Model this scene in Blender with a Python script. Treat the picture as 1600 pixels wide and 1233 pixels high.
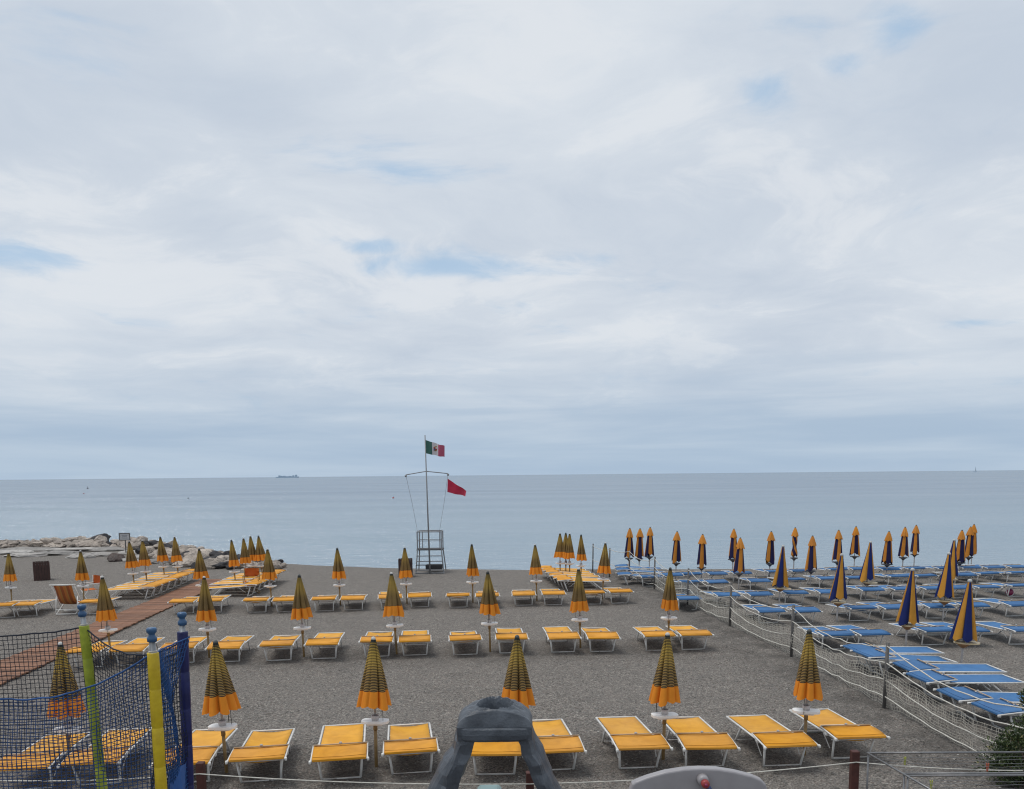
import bpy, bmesh, math, random
import numpy as np
from mathutils import Vector, Matrix, noise

for o in list(bpy.data.objects):
    bpy.data.objects.remove(o)
S = bpy.context.scene
COL = S.collection
R = math.radians
rnd = random.Random(7)

# ------------------------------------------------------------------ camera
H = 4.3                      # eye height above the beach
F = 1350.0                   # focal length in photo pixels (1600 wide)
PITCH, ROLL, HZ = R(7.0), R(0.54), 742.0
CX, CY = 800.0, HZ + F * math.tan(PITCH)
cam_d = bpy.data.cameras.new('camera')
cam = bpy.data.objects.new('camera', cam_d)
COL.objects.link(cam)
CAMROT = (Matrix.Rotation(math.pi / 2 - PITCH, 3, 'X') @ Matrix.Rotation(-ROLL, 3, 'Z'))
cam.matrix_world = Matrix.Translation((0, 0, H)) @ CAMROT.to_4x4()
cam_d.sensor_fit = 'HORIZONTAL'
cam_d.sensor_width = 36.0
cam_d.lens = F / 1600 * 36.0
cam_d.shift_x = 0.0
cam_d.shift_y = (CY - 616.5) / 1600.0
cam_d.clip_start = 0.1
cam_d.clip_end = 60000
S.camera = cam


def ray(px, py):
    return CAMROT @ Vector(((px - CX) / F, -(py - CY) / F, -1.0))


def on_z(px, py, z=0.0):                 # point of a level plane
    v = ray(px, py)
    t = (z - H) / v.z
    return Vector((v.x * t, v.y * t, z))


def on_y(px, py, y):                     # point of an upright plane
    v = ray(px, py)
    t = y / v.y
    return Vector((v.x * t, y, H + v.z * t))


# ------------------------------------------------------------------ world, sun, exposure
S.view_settings.view_transform = 'Standard'
S.view_settings.look = 'None'
S.view_settings.exposure = 0.0
S.view_settings.gamma = 1.0
S.view_settings.use_curve_mapping = False
S.render.engine = 'CYCLES'
S.cycles.pixel_filter_type = 'BLACKMAN_HARRIS'
S.cycles.filter_width = 1.15
S.cycles.sample_clamp_direct = 6.0
S.cycles.sample_clamp_indirect = 4.0
S.cycles.max_bounces = 6
S.cycles.transparent_max_bounces = 8

SUN_EL, SUN_AZ = R(71), R(-85)           # high, from the left


def lin(r, g, b):
    def c(v):
        v /= 255.0
        return v / 12.92 if v <= 0.04045 else ((v + 0.055) / 1.055) ** 2.4
    return (c(r), c(g), c(b), 1.0)


class NT:
    """small node-tree writer"""
    def __init__(self, nt):
        self.nt = nt
        nt.nodes.clear()

    def n(self, t, **k):
        nd = self.nt.nodes.new(t)
        for a, v in k.items():
            setattr(nd, a, v)
        return nd

    def put(self, sock, v):
        if hasattr(v, 'is_output') or isinstance(v, bpy.types.NodeSocket):
            self.nt.links.new(v, sock)
        elif v is not None:
            sock.default_value = v

    def math(self, op, a, b=None, c=None, clamp=False):
        nd = self.n('ShaderNodeMath', operation=op, use_clamp=clamp)
        self.put(nd.inputs[0], a)
        self.put(nd.inputs[1], b)
        self.put(nd.inputs[2], c)
        return nd.outputs[0]

    def vmath(self, op, a, b=None):
        nd = self.n('ShaderNodeVectorMath', operation=op)
        self.put(nd.inputs[0], a)
        self.put(nd.inputs[1], b)
        return nd.outputs[0]

    def mix(self, f, a, b, blend='MIX'):
        nd = self.n('ShaderNodeMix', data_type='RGBA', blend_type=blend)
        self.put(nd.inputs[0], f)
        self.put(nd.inputs[6], a)
        self.put(nd.inputs[7], b)
        return nd.outputs[2]

    def noise(self, vec, scale, detail=4, rough=0.5, dist=0.0):
        nd = self.n('ShaderNodeTexNoise')
        self.put(nd.inputs['Vector'], vec)
        nd.inputs['Scale'].default_value = scale
        nd.inputs['Detail'].default_value = detail
        nd.inputs['Roughness'].default_value = rough
        nd.inputs['Distortion'].default_value = dist
        return nd.outputs['Fac']

    def sstep(self, v, lo, hi, a=0.0, b=1.0):
        nd = self.n('ShaderNodeMapRange', interpolation_type='SMOOTHSTEP')
        self.put(nd.inputs[0], v)
        nd.inputs[1].default_value = lo
        nd.inputs[2].default_value = hi
        nd.inputs[3].default_value = a
        nd.inputs[4].default_value = b
        return nd.outputs[0]

    def xyz(self, x, y, z):
        nd = self.n('ShaderNodeCombineXYZ')
        self.put(nd.inputs[0], x)
        self.put(nd.inputs[1], y)
        self.put(nd.inputs[2], z)
        return nd.outputs[0]


world = bpy.data.worlds.new('World')
S.world = world
world.use_nodes = True
w = NT(world.node_tree)
STR = 0.1
tc = w.n('ShaderNodeTexCoord')
sp = w.n('ShaderNodeSeparateXYZ')
w.nt.links.new(tc.outputs['Generated'], sp.inputs[0])
dx, dy, dz = sp.outputs
sky = w.n('ShaderNodeTexSky', sky_type='NISHITA', sun_disc=False)
sky.sun_elevation = SUN_EL
sky.sun_rotation = SUN_AZ
el = w.math('MULTIPLY', w.math('ARCSINE', dz), 180 / math.pi)
az = w.math('MULTIPLY', w.math('ARCTAN2', dx, dy), 180 / math.pi)
den = w.math('ADD', w.math('MAXIMUM', dz, 0.0), 0.17)
pv = w.xyz(w.math('DIVIDE', dx, den), w.math('MULTIPLY', w.math('DIVIDE', dy, den), 1.1), 0.0)
warp = w.n('ShaderNodeTexNoise')
w.put(warp.inputs['Vector'], pv)
warp.inputs['Scale'].default_value = 1.3
warp.inputs['Detail'].default_value = 3
pw = w.vmath('ADD', pv, w.vmath('MULTIPLY', w.vmath('SUBTRACT', warp.outputs['Color'], (0.5, 0.5, 0.5)), (0.55, 0.55, 0.0)))
n1 = w.noise(pw, 0.85, 5, 0.45, 0.2)
pv2 = w.vmath('ADD', pw, (3.7, 9.1, 2.0))
n2 = w.noise(pv2, 3.0, 8, 0.60, 0.25)
n3 = w.noise(w.vmath('ADD', pv, (37.3, 14.2, 5.0)), 0.55, 5, 0.5, 0.2)
n4 = w.noise(w.vmath('ADD', pw, (1.3, 2.2, 7.0)), 1.7, 9, 0.62, 0.3)
shade = w.math('ADD', w.math('MULTIPLY', n1, 0.60), w.math('MULTIPLY', n4, 0.40))
cl = w.mix(w.sstep(shade, 0.36, 0.60), lin(194, 205, 219), lin(217, 224, 232))
# brighter, crisper tops where the cloud is thick
cl = w.mix(w.math('MULTIPLY', w.sstep(w.math('ADD', n4, w.math('MULTIPLY', n1, 0.25)), 0.64, 0.75), 0.5), cl, lin(226, 230, 235))
# gaps in the layer of cloud
holes = None
for (hx_, hy_, wx_, wy_, amp) in ((50, 404, 95, 17, 0.95), (265, 415, 95, 15, 0.7), (570, 384, 62, 16, 1.05), (715, 420, 200, 23, 1.25), (880, 404, 75, 13, 0.8),
                                  (800, 468, 120, 26, 0.55), (1190, 138, 42, 26, 0.85), (1405, 45, 46, 42, 0.95), (1530, 505, 55, 9, 0.75), (1320, 100, 45, 16, 0.55)):
    hd = ray(hx_, hy_).normalized()
    a0, e0 = math.degrees(math.atan2(hd.x, hd.y)), math.degrees(math.asin(hd.z))
    wa, we = math.degrees(wx_ / F), math.degrees(wy_ / F)
    q = w.math('ADD', w.math('POWER', w.math('DIVIDE', w.math('SUBTRACT', az, a0), wa), 2.0),
               w.math('POWER', w.math('DIVIDE', w.math('SUBTRACT', el, e0), we), 2.0))
    g = w.math('MULTIPLY', w.math('EXPONENT', w.math('MULTIPLY', q, -1.0)), amp)
    holes = g if holes is None else w.math('MAXIMUM', holes, g)
gen = w.math('MULTIPLY', w.sstep(n3, 0.64, 0.84), 0.50)
holes = w.math('MAXIMUM', holes, gen)
rag = w.math('ADD', w.math('MULTIPLY', w.math('SUBTRACT', n2, 0.48), 2.9),
             w.math('MULTIPLY', w.math('SUBTRACT', n4, 0.5), 1.9))
hm = w.sstep(w.math('SUBTRACT', holes, rag), 0.20, 1.15)
k = 1.0 / STR
blue = w.mix(0.80, sky.outputs[0], tuple(c * k for c in lin(162, 198, 230)[:3]) + (1,))
clk = w.mix(1.0, cl, (k, k, k, 1), 'MULTIPLY')
body = w.mix(w.math('MULTIPLY', hm, 0.68), clk, blue)
# the far, low part of the layer
streak = w.noise(w.xyz(w.math('MULTIPLY', az, 0.045), w.math('MULTIPLY', el, 0.55), 0.0), 1.0, 5, 0.55, 0.3)
low = w.mix(w.sstep(streak, 0.35, 0.68), tuple(c * k for c in lin(170, 190, 211)[:3]) + (1,),
            tuple(c * k for c in lin(184, 201, 218)[:3]) + (1,))
lowf = w.sstep(w.math('ADD', el, w.math('MULTIPLY', w.math('SUBTRACT', streak, 0.5), 6.0)), 1.0, 9.5, 1.0, 0.0)
out = w.mix(lowf, body, low)
bg = w.n('ShaderNodeBackground')
w.nt.links.new(out, bg.inputs[0])
bg.inputs[1].default_value = STR
wo = w.n('ShaderNodeOutputWorld')
w.nt.links.new(bg.outputs[0], wo.inputs[0])

sd = bpy.data.lights.new('sun', 'SUN')
sd.energy = 1.5
sd.angle = R(24)
sd.color = (1.0, 0.96, 0.9)
sun = bpy.data.objects.new('sun', sd)
COL.objects.link(sun)
sun.rotation_euler = Vector((-math.sin(SUN_AZ) * math.cos(SUN_EL), -math.cos(SUN_AZ) * math.cos(SUN_EL),
                             -math.sin(SUN_EL))).to_track_quat('-Z', 'Y').to_euler()

# ------------------------------------------------------------------ materials


def base_mat(name):
    m = bpy.data.materials.new(name)
    m.use_nodes = True
    t = NT(m.node_tree)
    b = t.n('ShaderNodeBsdfPrincipled')
    o = t.n('ShaderNodeOutputMaterial')
    t.nt.links.new(b.outputs[0], o.inputs[0])
    return m, t, b


def bump(t, b, h, strength=0.3, dist=0.01):
    bp = t.n('ShaderNodeBump')
    bp.inputs['Strength'].default_value = strength
    bp.inputs['Distance'].default_value = dist
    t.put(bp.inputs['Height'], h)
    t.nt.links.new(bp.outputs[0], b.inputs['Normal'])


def plain(name, c1, c2=None, rough=0.6, scale=6.0, metal=0.0, bmp=0.0, bscale=60.0, detail=5, rand=0.0, spec=None):
    """a colour that wanders between two tones, some grain, some per-object drift"""
    m, t, b = base_mat(name)
    co = t.n('ShaderNodeTexCoord').outputs['Object']
    c2 = c2 or tuple(v * 0.7 for v in c1)
    f = t.sstep(t.noise(co, scale, detail, 0.6), 0.3, 0.7)
    col = t.mix(f, tuple(c1) + (1,), tuple(c2) + (1,))
    if rand:
        oi = t.n('ShaderNodeObjectInfo').outputs['Random']
        hs = t.n('ShaderNodeHueSaturation')
        t.put(hs.inputs['Value'], t.math('ADD', t.math('MULTIPLY', oi, rand), 1 - rand / 2))
        t.put(hs.inputs['Color'], col)
        col = hs.outputs[0]
    t.put(b.inputs['Base Color'], col)
    b.inputs['Roughness'].default_value = rough
    b.inputs['Metallic'].default_value = metal
    if spec is not None:
        b.inputs['Specular IOR Level'].default_value = spec
    if bmp:
        bump(t, b, t.noise(co, bscale, 4, 0.6), bmp, 0.01)
    return m


def fabric(name, c1, c2, weave=260.0, sub=0.0):
    m, t, b = base_mat(name)
    co = t.n('ShaderNodeTexCoord').outputs['Object']
    oi = t.n('ShaderNodeObjectInfo').outputs['Random']
    mv = t.vmath('ADD', co, t.xyz(t.math('MULTIPLY', oi, 40.0), 0.0, 0.0))
    f = t.sstep(t.noise(mv, 3.0, 6, 0.6, 0.6), 0.3, 0.75)
    col = t.mix(f, tuple(c1) + (1,), tuple(c2) + (1,))
    hs = t.n('ShaderNodeHueSaturation')
    t.put(hs.inputs['Value'], t.math('ADD', t.math('MULTIPLY', oi, 0.16), 0.90))
    t.put(hs.inputs['Saturation'], t.math('ADD', t.math('MULTIPLY', t.noise(mv, 0.9, 2), 0.16), 0.90))
    t.put(hs.inputs['Color'], col)
    t.put(b.inputs['Base Color'], hs.outputs[0])
    b.inputs['Roughness'].default_value = 0.75
    b.inputs['Specular IOR Level'].default_value = 0.25
    bump(t, b, t.math('ADD', t.noise(co, weave, 2), t.math('MULTIPLY', t.noise(mv, 7.0, 3), 1.5)), 0.25, 0.006)
    return m


def canopy_mat(name, kind):
    m, t, b = base_mat(name)
    uvn = t.n('ShaderNodeUVMap')
    s = t.n('ShaderNodeSeparateXYZ')
    t.nt.links.new(uvn.outputs[0], s.inputs[0])
    u, v = s.outputs[0], s.outputs[1]          # u round the parasol (8 panels), v from finial (0) to hem (1)
    co = t.n('ShaderNodeTexCoord').outputs['Object']
    oi = t.n('ShaderNodeObjectInfo').outputs['Random']
    if kind == 'stripe':
        ph = t.math('FRACT', t.math('MULTIPLY', v, 44.0))
        duty = t.math('ADD', 0.37, t.math('MULTIPLY', t.sstep(v, 0.28, 0.6), 0.30))
        # narrower dark lines in the second quarter down, heavier ones near the finial
        duty = t.math('ADD', duty, t.sstep(v, 0.06, 0.24, 0.30, 0.0))
        dark = t.math('MULTIPLY', t.sstep(t.math('SUBTRACT', duty, ph), -0.06, 0.06), t.sstep(v, 0.0, 0.01))
        yel = t.mix(t.sstep(v, 0.15, 0.7), (0.44, 0.30, 0.062, 1), (0.40, 0.255, 0.08, 1))
        col = t.mix(dark, yel, (0.032, 0.026, 0.022, 1))
        col = t.mix(t.sstep(v, 0.762, 0.766), col, (0.67, 0.235, 0.024, 1))
        col = t.mix(t.sstep(v, 0.045, 0.04), col, (0.03, 0.035, 0.035, 1))
    else:
        par = t.math('MODULO', t.math('FLOOR', t.math('MULTIPLY', u, 6.0)), 2.0)
        fr = t.math('FRACT', t.math('MULTIPLY', u, 6.0))
        edge = t.sstep(t.math('ABSOLUTE', t.math('SUBTRACT', fr, 0.5)), 0.44, 0.47)
        if kind == 'navy':
            col = t.mix(par, (0.012, 0.022, 0.115, 1), (0.50, 0.235, 0.035, 1))
        else:
            col = t.mix(par, (0.018, 0.016, 0.06, 1), (0.52, 0.20, 0.03, 1))
        col = t.mix(t.math('MULTIPLY', edge, 0.8), col, (0.03, 0.03, 0.05, 1))
    fade = t.sstep(t.noise(co, 4.0, 4, 0.6), 0.3, 0.75)
    hs = t.n('ShaderNodeHueSaturation')
    t.put(hs.inputs['Value'], t.math('ADD', t.math('MULTIPLY', oi, 0.2), t.math('ADD', 0.84, t.math('MULTIPLY', fade, 0.16))))
    t.put(hs.inputs['Color'], col)
    t.put(b.inputs['Base Color'], hs.outputs[0])
    b.inputs['Roughness'].default_value = 0.8
    b.inputs['Specular IOR Level'].default_value = 0.2
    bump(t, b, t.noise(co, 22.0, 4, 0.6), 0.35, 0.01)
    return m


def gravel_mat():
    m, t, b = base_mat('grey_gravel')
    geo = t.n('ShaderNodeNewGeometry').outputs['Position']
    fine = t.noise(geo, 60.0, 3, 0.75)
    grit = t.noise(geo, 26.0, 4, 0.75)
    mid = t.noise(geo, 2.2, 6, 0.6)
    big = t.noise(geo, 0.35, 4, 0.55, 0.4)
    vo = t.n('ShaderNodeTexVoronoi')
    t.put(vo.inputs['Vector'], geo)
    vo.inputs['Scale'].default_value = 52.0
    cell = t.n('ShaderNodeSeparateXYZ')
    t.put(cell.inputs[0], vo.outputs['Color'])
    v2 = t.n('ShaderNodeTexVoronoi')
    t.put(v2.inputs['Vector'], geo)
    v2.inputs['Scale'].default_value = 24.0
    cell2 = t.n('ShaderNodeSeparateXYZ')
    t.put(cell2.inputs[0], v2.outputs['Color'])
    # every stone has its own tone
    tone = t.math('ADD', t.math('MULTIPLY', cell.outputs[0], 0.55), t.math('ADD', t.math('MULTIPLY', cell2.outputs[0], 0.14), t.math('MULTIPLY', grit, 0.42)))
    cr = t.n('ShaderNodeValToRGB')
    t.put(cr.inputs[0], tone)
    e = cr.color_ramp.elements
    e[0].position, e[0].color = 0.22, (0.036, 0.032, 0.028, 1)
    e[1].position, e[1].color = 0.94, (0.50, 0.455, 0.40, 1)
    for ps, cc in ((0.40, (0.128, 0.117, 0.105, 1)), (0.58, (0.197, 0.180, 0.162, 1)), (0.76, (0.274, 0.251, 0.226, 1))):
        q = e.new(ps)
        q.color = cc
    col = cr.outputs[0]
    col = t.mix(t.math('MULTIPLY', t.sstep(cell.outputs[2], 0.80, 0.98), 0.45), col, (0.20, 0.13, 0.105, 1))
    col = t.mix(t.math('MULTIPLY', t.sstep(cell2.outputs[1], 0.80, 0.98), 0.40), col, (0.12, 0.13, 0.125, 1))
    col = t.mix(t.math('MULTIPLY', t.sstep(mid, 0.45, 0.75), 0.35), col, (0.10, 0.095, 0.09, 1))
    col = t.mix(t.math('MULTIPLY', t.sstep(big, 0.45, 0.7), 0.25), col, (0.205, 0.186, 0.168, 1))
    at = t.n('ShaderNodeAttribute', attribute_name='churn_shade').outputs['Fac']
    ground_dark = t.math('MULTIPLY', at, t.sstep(t.noise(geo, 1.6, 6, 0.65), 0.30, 0.62), clamp=True)
    col = t.mix(t.math('MULTIPLY', ground_dark, 0.62), col, (0.055, 0.050, 0.046, 1))  # base colour darkened by turned gravel and by painted shade under loungers
    t.put(b.inputs['Base Color'], col)
    b.inputs['Roughness'].default_value = 0.9
    b.inputs['Specular IOR Level'].default_value = 0.2
    h = t.math('ADD', t.math('MULTIPLY', fine, 0.6),
               t.math('ADD', t.math('MULTIPLY', vo.outputs['Distance'], -0.6), t.math('MULTIPLY', mid, 2.2)))
    bump(t, b, h, 0.7, 0.03)
    return m


def sea_mat():
    m, t, b = base_mat('sea_water')
    geo = t.n('ShaderNodeNewGeometry').outputs['Position']
    s = t.n('ShaderNodeSeparateXYZ')
    t.put(s.inputs[0], geo)
    sc = t.xyz(t.math('MULTIPLY', s.outputs[0], 0.45), s.outputs[1], 0.0)
    w1 = t.noise(sc, 0.30, 5, 0.6, 0.6)
    w2 = t.noise(sc, 1.6, 4, 0.62, 0.4)
    w3 = t.noise(t.xyz(t.math('MULTIPLY', s.outputs[0], 0.25), s.outputs[1], 3.0), 0.03, 5, 0.6)
    h = t.math('ADD', t.math('MULTIPLY', w1, 1.5), t.math('MULTIPLY', w2, 1.1))
    # open water: unresolved small waves keep its mirror from ever being complete
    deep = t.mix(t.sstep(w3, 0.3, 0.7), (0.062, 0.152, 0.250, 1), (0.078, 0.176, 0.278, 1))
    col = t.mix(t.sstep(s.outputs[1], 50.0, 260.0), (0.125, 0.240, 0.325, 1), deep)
    bp = t.n('ShaderNodeBump')
    bp.inputs['Strength'].default_value = 0.9
    bp.inputs['Distance'].default_value = 0.34
    t.put(bp.inputs['Height'], h)
    df = t.n('ShaderNodeBsdfDiffuse')
    t.put(df.inputs['Color'], col)
    gl = t.n('ShaderNodeBsdfGlossy')
    gl.inputs['Roughness'].default_value = 0.18
    t.nt.links.new(bp.outputs[0], gl.inputs['Normal'])
    fr = t.n('ShaderNodeFresnel')
    fr.inputs['IOR'].default_value = 1.333
    t.nt.links.new(bp.outputs[0], fr.inputs['Normal'])
    mx = t.n('ShaderNodeMixShader')
    t.put(mx.inputs[0], t.math('MULTIPLY', fr.outputs[0], t.sstep(w3, 0.3, 0.7, 0.60, 0.68)))
    t.nt.links.new(df.outputs[0], mx.inputs[1])
    t.nt.links.new(gl.outputs[0], mx.inputs[2])
    o_ = [q for q in t.nt.nodes if q.type == 'OUTPUT_MATERIAL'][0]
    t.nt.links.new(mx.outputs[0], o_.inputs[0])
    t.nt.nodes.remove(b)
    return m


def rock_mat(name, c1, c2, c3, scale=1.6):
    m, t, b = base_mat(name)
    co = t.n('ShaderNodeTexCoord').outputs['Object']
    oi = t.n('ShaderNodeObjectInfo').outputs['Random']
    mv = t.vmath('ADD', co, t.xyz(t.math('MULTIPLY', oi, 60.0), 0.0, 0.0))
    a = t.noise(mv, scale, 7, 0.65, 0.8)
    c = t.noise(mv, scale * 5, 5, 0.7, 0.3)
    st = t.noise(t.vmath('MULTIPLY', mv, (1.0, 1.0, 4.5)), scale * 1.4, 5, 0.65, 0.6)
    col = t.mix(t.sstep(a, 0.35, 0.65), tuple(c1) + (1,), tuple(c2) + (1,))
    col = t.mix(t.math('MULTIPLY', t.sstep(c, 0.52, 0.68), 0.8), col, tuple(c3) + (1,))
    col = t.mix(t.math('MULTIPLY', t.sstep(st, 0.56, 0.66), 0.85), col, tuple(v * 0.55 for v in c3) + (1,))
    hs = t.n('ShaderNodeHueSaturation')
    t.put(hs.inputs['Value'], t.math('ADD', t.math('MULTIPLY', oi, 0.5), 0.72))
    t.put(hs.inputs['Color'], col)
    t.put(b.inputs['Base Color'], hs.outputs[0])
    b.inputs['Roughness'].default_value = 0.9
    bump(t, b, t.math('ADD', a, t.math('MULTIPLY', c, 0.5)), 0.9, 0.18)
    return m


M = {}
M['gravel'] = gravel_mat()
M['sea'] = sea_mat()
M['yellow'] = fabric('yellow_mesh_fabric', (0.76, 0.375, 0.036), (0.62, 0.285, 0.027))
M['yellow_shade'] = fabric('deep_yellow_sunshade_fabric', (0.74, 0.335, 0.029), (0.58, 0.250, 0.021))
M['blue'] = fabric('blue_mesh_fabric', (0.062, 0.182, 0.385), (0.048, 0.140, 0.310))
M['blue_shade'] = fabric('blue_sunshade_fabric', (0.055, 0.165, 0.355), (0.042, 0.124, 0.285))
M['yellow_shade_seam'] = plain('dark_yellow_thread', (0.42, 0.17, 0.015), None, 0.8)
M['blue_shade_seam'] = plain('dark_blue_thread', (0.02, 0.06, 0.17), None, 0.8)
M['orange'] = fabric('orange_canvas', (0.60, 0.17, 0.03), (0.52, 0.13, 0.02))
M['white_tube'] = plain('white_painted_tube', (0.80, 0.79, 0.76), (0.66, 0.64, 0.60), 0.45, 9.0, 0.0, 0.1)
M['leg_tube'] = plain('grey_white_tube', (0.80, 0.79, 0.76), (0.66, 0.65, 0.62), 0.4, 8.0)
M['bar'] = plain('beige_bar', (0.55, 0.40, 0.26), (0.45, 0.32, 0.20), 0.6, 14.0)
M['plastic_grey'] = plain('grey_plastic_fitting', (0.42, 0.42, 0.42), (0.30, 0.30, 0.30), 0.5)
M['pole_tan'] = plain('tan_pole', (0.30, 0.19, 0.07), (0.20, 0.125, 0.05), 0.65, 8.0, 0, 0.2)
M['pole_grey'] = plain('grey_pole', (0.48, 0.46, 0.45), (0.33, 0.31, 0.31), 0.4, 8.0)
M['tray_white'] = plain('white_tray_plastic', (0.88, 0.88, 0.87), (0.80, 0.79, 0.77), 0.4, 5.0)
M['tray_cream'] = plain('cream_tray', (0.72, 0.60, 0.40), (0.56, 0.42, 0.22), 0.5, 5.0)
M['cup'] = plain('hazy_clear_plastic', (0.62, 0.58, 0.56), (0.5, 0.46, 0.44), 0.3)
M['tray_dark'] = plain('dark_tray', (0.10, 0.10, 0.11), (0.07, 0.07, 0.08), 0.5, 5.0)
M['tray_orange'] = plain('worn_orange_tray_foot', (0.46, 0.26, 0.12), (0.34, 0.17, 0.07), 0.6, 9.0)
M['stripe'] = canopy_mat('yellow_black_striped_cloth', 'stripe')
M['navy'] = canopy_mat('navy_and_yellow_panel_cloth', 'navy')
M['capped'] = canopy_mat('dark_navy_and_orange_panel_cloth', 'capped')
M['cap'] = fabric('orange_cap_cloth', (0.62, 0.235, 0.022), (0.52, 0.185, 0.018))
M['finial'] = plain('pale_finial', (0.55, 0.55, 0.53), (0.40, 0.40, 0.38), 0.4)
M['finial_dark'] = plain('dark_finial', (0.07, 0.08, 0.08), (0.05, 0.05, 0.05), 0.5)
M['cord'] = plain('dark_cord', (0.05, 0.045, 0.04), None, 0.8)
M['rope'] = plain('white_rope', (0.66, 0.64, 0.58), (0.48, 0.46, 0.41), 0.85, 20.0, 0, 0.4, 120)
M['net_white'] = plain('pale_net_cord', (0.58, 0.55, 0.48), (0.44, 0.41, 0.35), 0.9, 12.0)
M['post_grey'] = plain('grey_metal_post', (0.11, 0.105, 0.10), (0.075, 0.07, 0.068), 0.55, 10.0, 0, 0.1)
M['post_red'] = plain('red_brown_timber', (0.085, 0.024, 0.018), (0.055, 0.016, 0.012), 0.65, 12.0, 0, 0.3, 30)
M['wood'] = plain('brown_deck_timber', (0.19, 0.085, 0.045), (0.255, 0.125, 0.072), 0.75, 7.0, 0, 0.4, 50, 6, 0.6)
M['bin_wood'] = plain('dark_brown_timber', (0.060, 0.030, 0.024), (0.042, 0.021, 0.018), 0.75, 8.0, 0, 0.3, 40, 5, 0.25)
M['tower'] = plain('weathered_grey_steel', (0.27, 0.28, 0.295), (0.20, 0.205, 0.215), 0.5, 8.0, 0.2)
M['tower_wood'] = plain('dark_tower_board', (0.06, 0.06, 0.065), (0.045, 0.044, 0.046), 0.7, 8.0)
M['rock'] = rock_mat('pale_breakwater_rock', (0.50, 0.43, 0.365), (0.33, 0.282, 0.245), (0.10, 0.090, 0.085))
M['rock_dark'] = rock_mat('dark_wet_rock', (0.050, 0.047, 0.050), (0.032, 0.030, 0.033), (0.09, 0.085, 0.08))
M['rock_brown'] = rock_mat('brown_rock', (0.16, 0.12, 0.105), (0.10, 0.075, 0.07), (0.26, 0.23, 0.21))
M['slab'] = rock_mat('pale_flat_rock', (0.42, 0.40, 0.375), (0.33, 0.31, 0.29), (0.17, 0.16, 0.15), 1.0)
M['cap_blue'] = plain('blue_plastic_cap', (0.035, 0.105, 0.22), (0.026, 0.078, 0.17), 0.35, 14.0)
M['sleeve_yellow'] = plain('yellow_vinyl_sleeve', (0.60, 0.44, 0.012), (0.50, 0.35, 0.010), 0.45, 9.0, 0, 0.4, 26)
M['sleeve_green'] = plain('yellow_green_vinyl_sleeve', (0.38, 0.42, 0.03), (0.24, 0.29, 0.02), 0.45, 9.0, 0, 0.5, 26)
M['sleeve_navy'] = plain('navy_vinyl_sleeve', (0.012, 0.018, 0.115), (0.008, 0.012, 0.075), 0.4, 9.0, 0, 0.4, 26)
M['steel'] = plain('galvanised_steel', (0.30, 0.32, 0.34), (0.20, 0.21, 0.22), 0.4, 10.0, 0.5)
M['net_dark'] = plain('dark_navy_net_cord', (0.013, 0.020, 0.036), (0.010, 0.014, 0.025), 0.8, 10.0)
M['net_blue'] = plain('blue_net_cord', (0.020, 0.085, 0.26), (0.014, 0.055, 0.17), 0.8, 10.0)
M['net_mid'] = plain('mid_navy_net_cord', (0.020, 0.062, 0.180), (0.013, 0.040, 0.120), 0.8, 10.0)
M['apron'] = plain('blue_vinyl_apron', (0.020, 0.105, 0.34), (0.014, 0.07, 0.24), 0.5, 5.0, 0, 0.3, 12)
M['playrock'] = plain('dark_grey_moulded_plastic', (0.046, 0.054, 0.067), (0.090, 0.104, 0.124), 0.42, 5.0, 0, 0.6, 34, 9)
M['play_grey'] = plain('pale_grey_moulded_plastic', (0.33, 0.315, 0.325), (0.29, 0.275, 0.285), 0.4, 4.0, 0, 0.05)
M['knob_red'] = plain('red_plastic', (0.36, 0.055, 0.05), (0.30, 0.04, 0.04), 0.4)
M['knob_blue'] = plain('dark_blue_plastic', (0.02, 0.05, 0.16), (0.015, 0.035, 0.12), 0.4)
M['teal'] = plain('pale_teal_plastic', (0.28, 0.40, 0.40), (0.22, 0.33, 0.33), 0.5)
M['rack'] = plain('bare_aluminium', (0.24, 0.24, 0.245), (0.17, 0.17, 0.175), 0.35, 10.0, 0.6)
M['peg_yellow'] = plain('yellow_green_peg_plastic', (0.42, 0.44, 0.10), None, 0.5)
M['peg_red'] = plain('faded_red_peg_plastic', (0.50, 0.12, 0.07), None, 0.5)
M['stem'] = plain('brown_stem', (0.09, 0.06, 0.04), None, 0.85)
M['hull'] = plain('haze_tinted_ship_paint', (0.34, 0.44, 0.54), (0.38, 0.48, 0.58), 0.8)  # sea haze over the distant hulls put into the colour as pale blue
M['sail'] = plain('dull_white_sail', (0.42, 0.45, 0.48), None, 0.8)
M['buoy_dark'] = plain('dark_buoy', (0.05, 0.05, 0.06), None, 0.6)
M['buoy_red'] = plain('red_buoy', (0.42, 0.05, 0.04), None, 0.6)
M['pink'] = plain('pink_plastic', (0.34, 0.045, 0.13), (0.26, 0.03, 0.09), 0.4)
M['flag_red'] = fabric('red_flag_cloth', (0.52, 0.030, 0.075), (0.43, 0.024, 0.060))


def leaf_mat():
    m, t, b = base_mat('dark_green_leaf')
    geo = t.n('ShaderNodeNewGeometry')
    rp = geo.outputs['Random Per Island']
    col = t.mix(t.sstep(rp, 0.0, 1.0), (0.020, 0.036, 0.012, 1), (0.075, 0.105, 0.032, 1))
    col = t.mix(t.sstep(rp, 0.93, 0.97), col, (0.17, 0.15, 0.06, 1))
    t.put(b.inputs['Base Color'], col)
    b.inputs['Roughness'].default_value = 0.45
    return m


M['leaf'] = leaf_mat()


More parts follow.
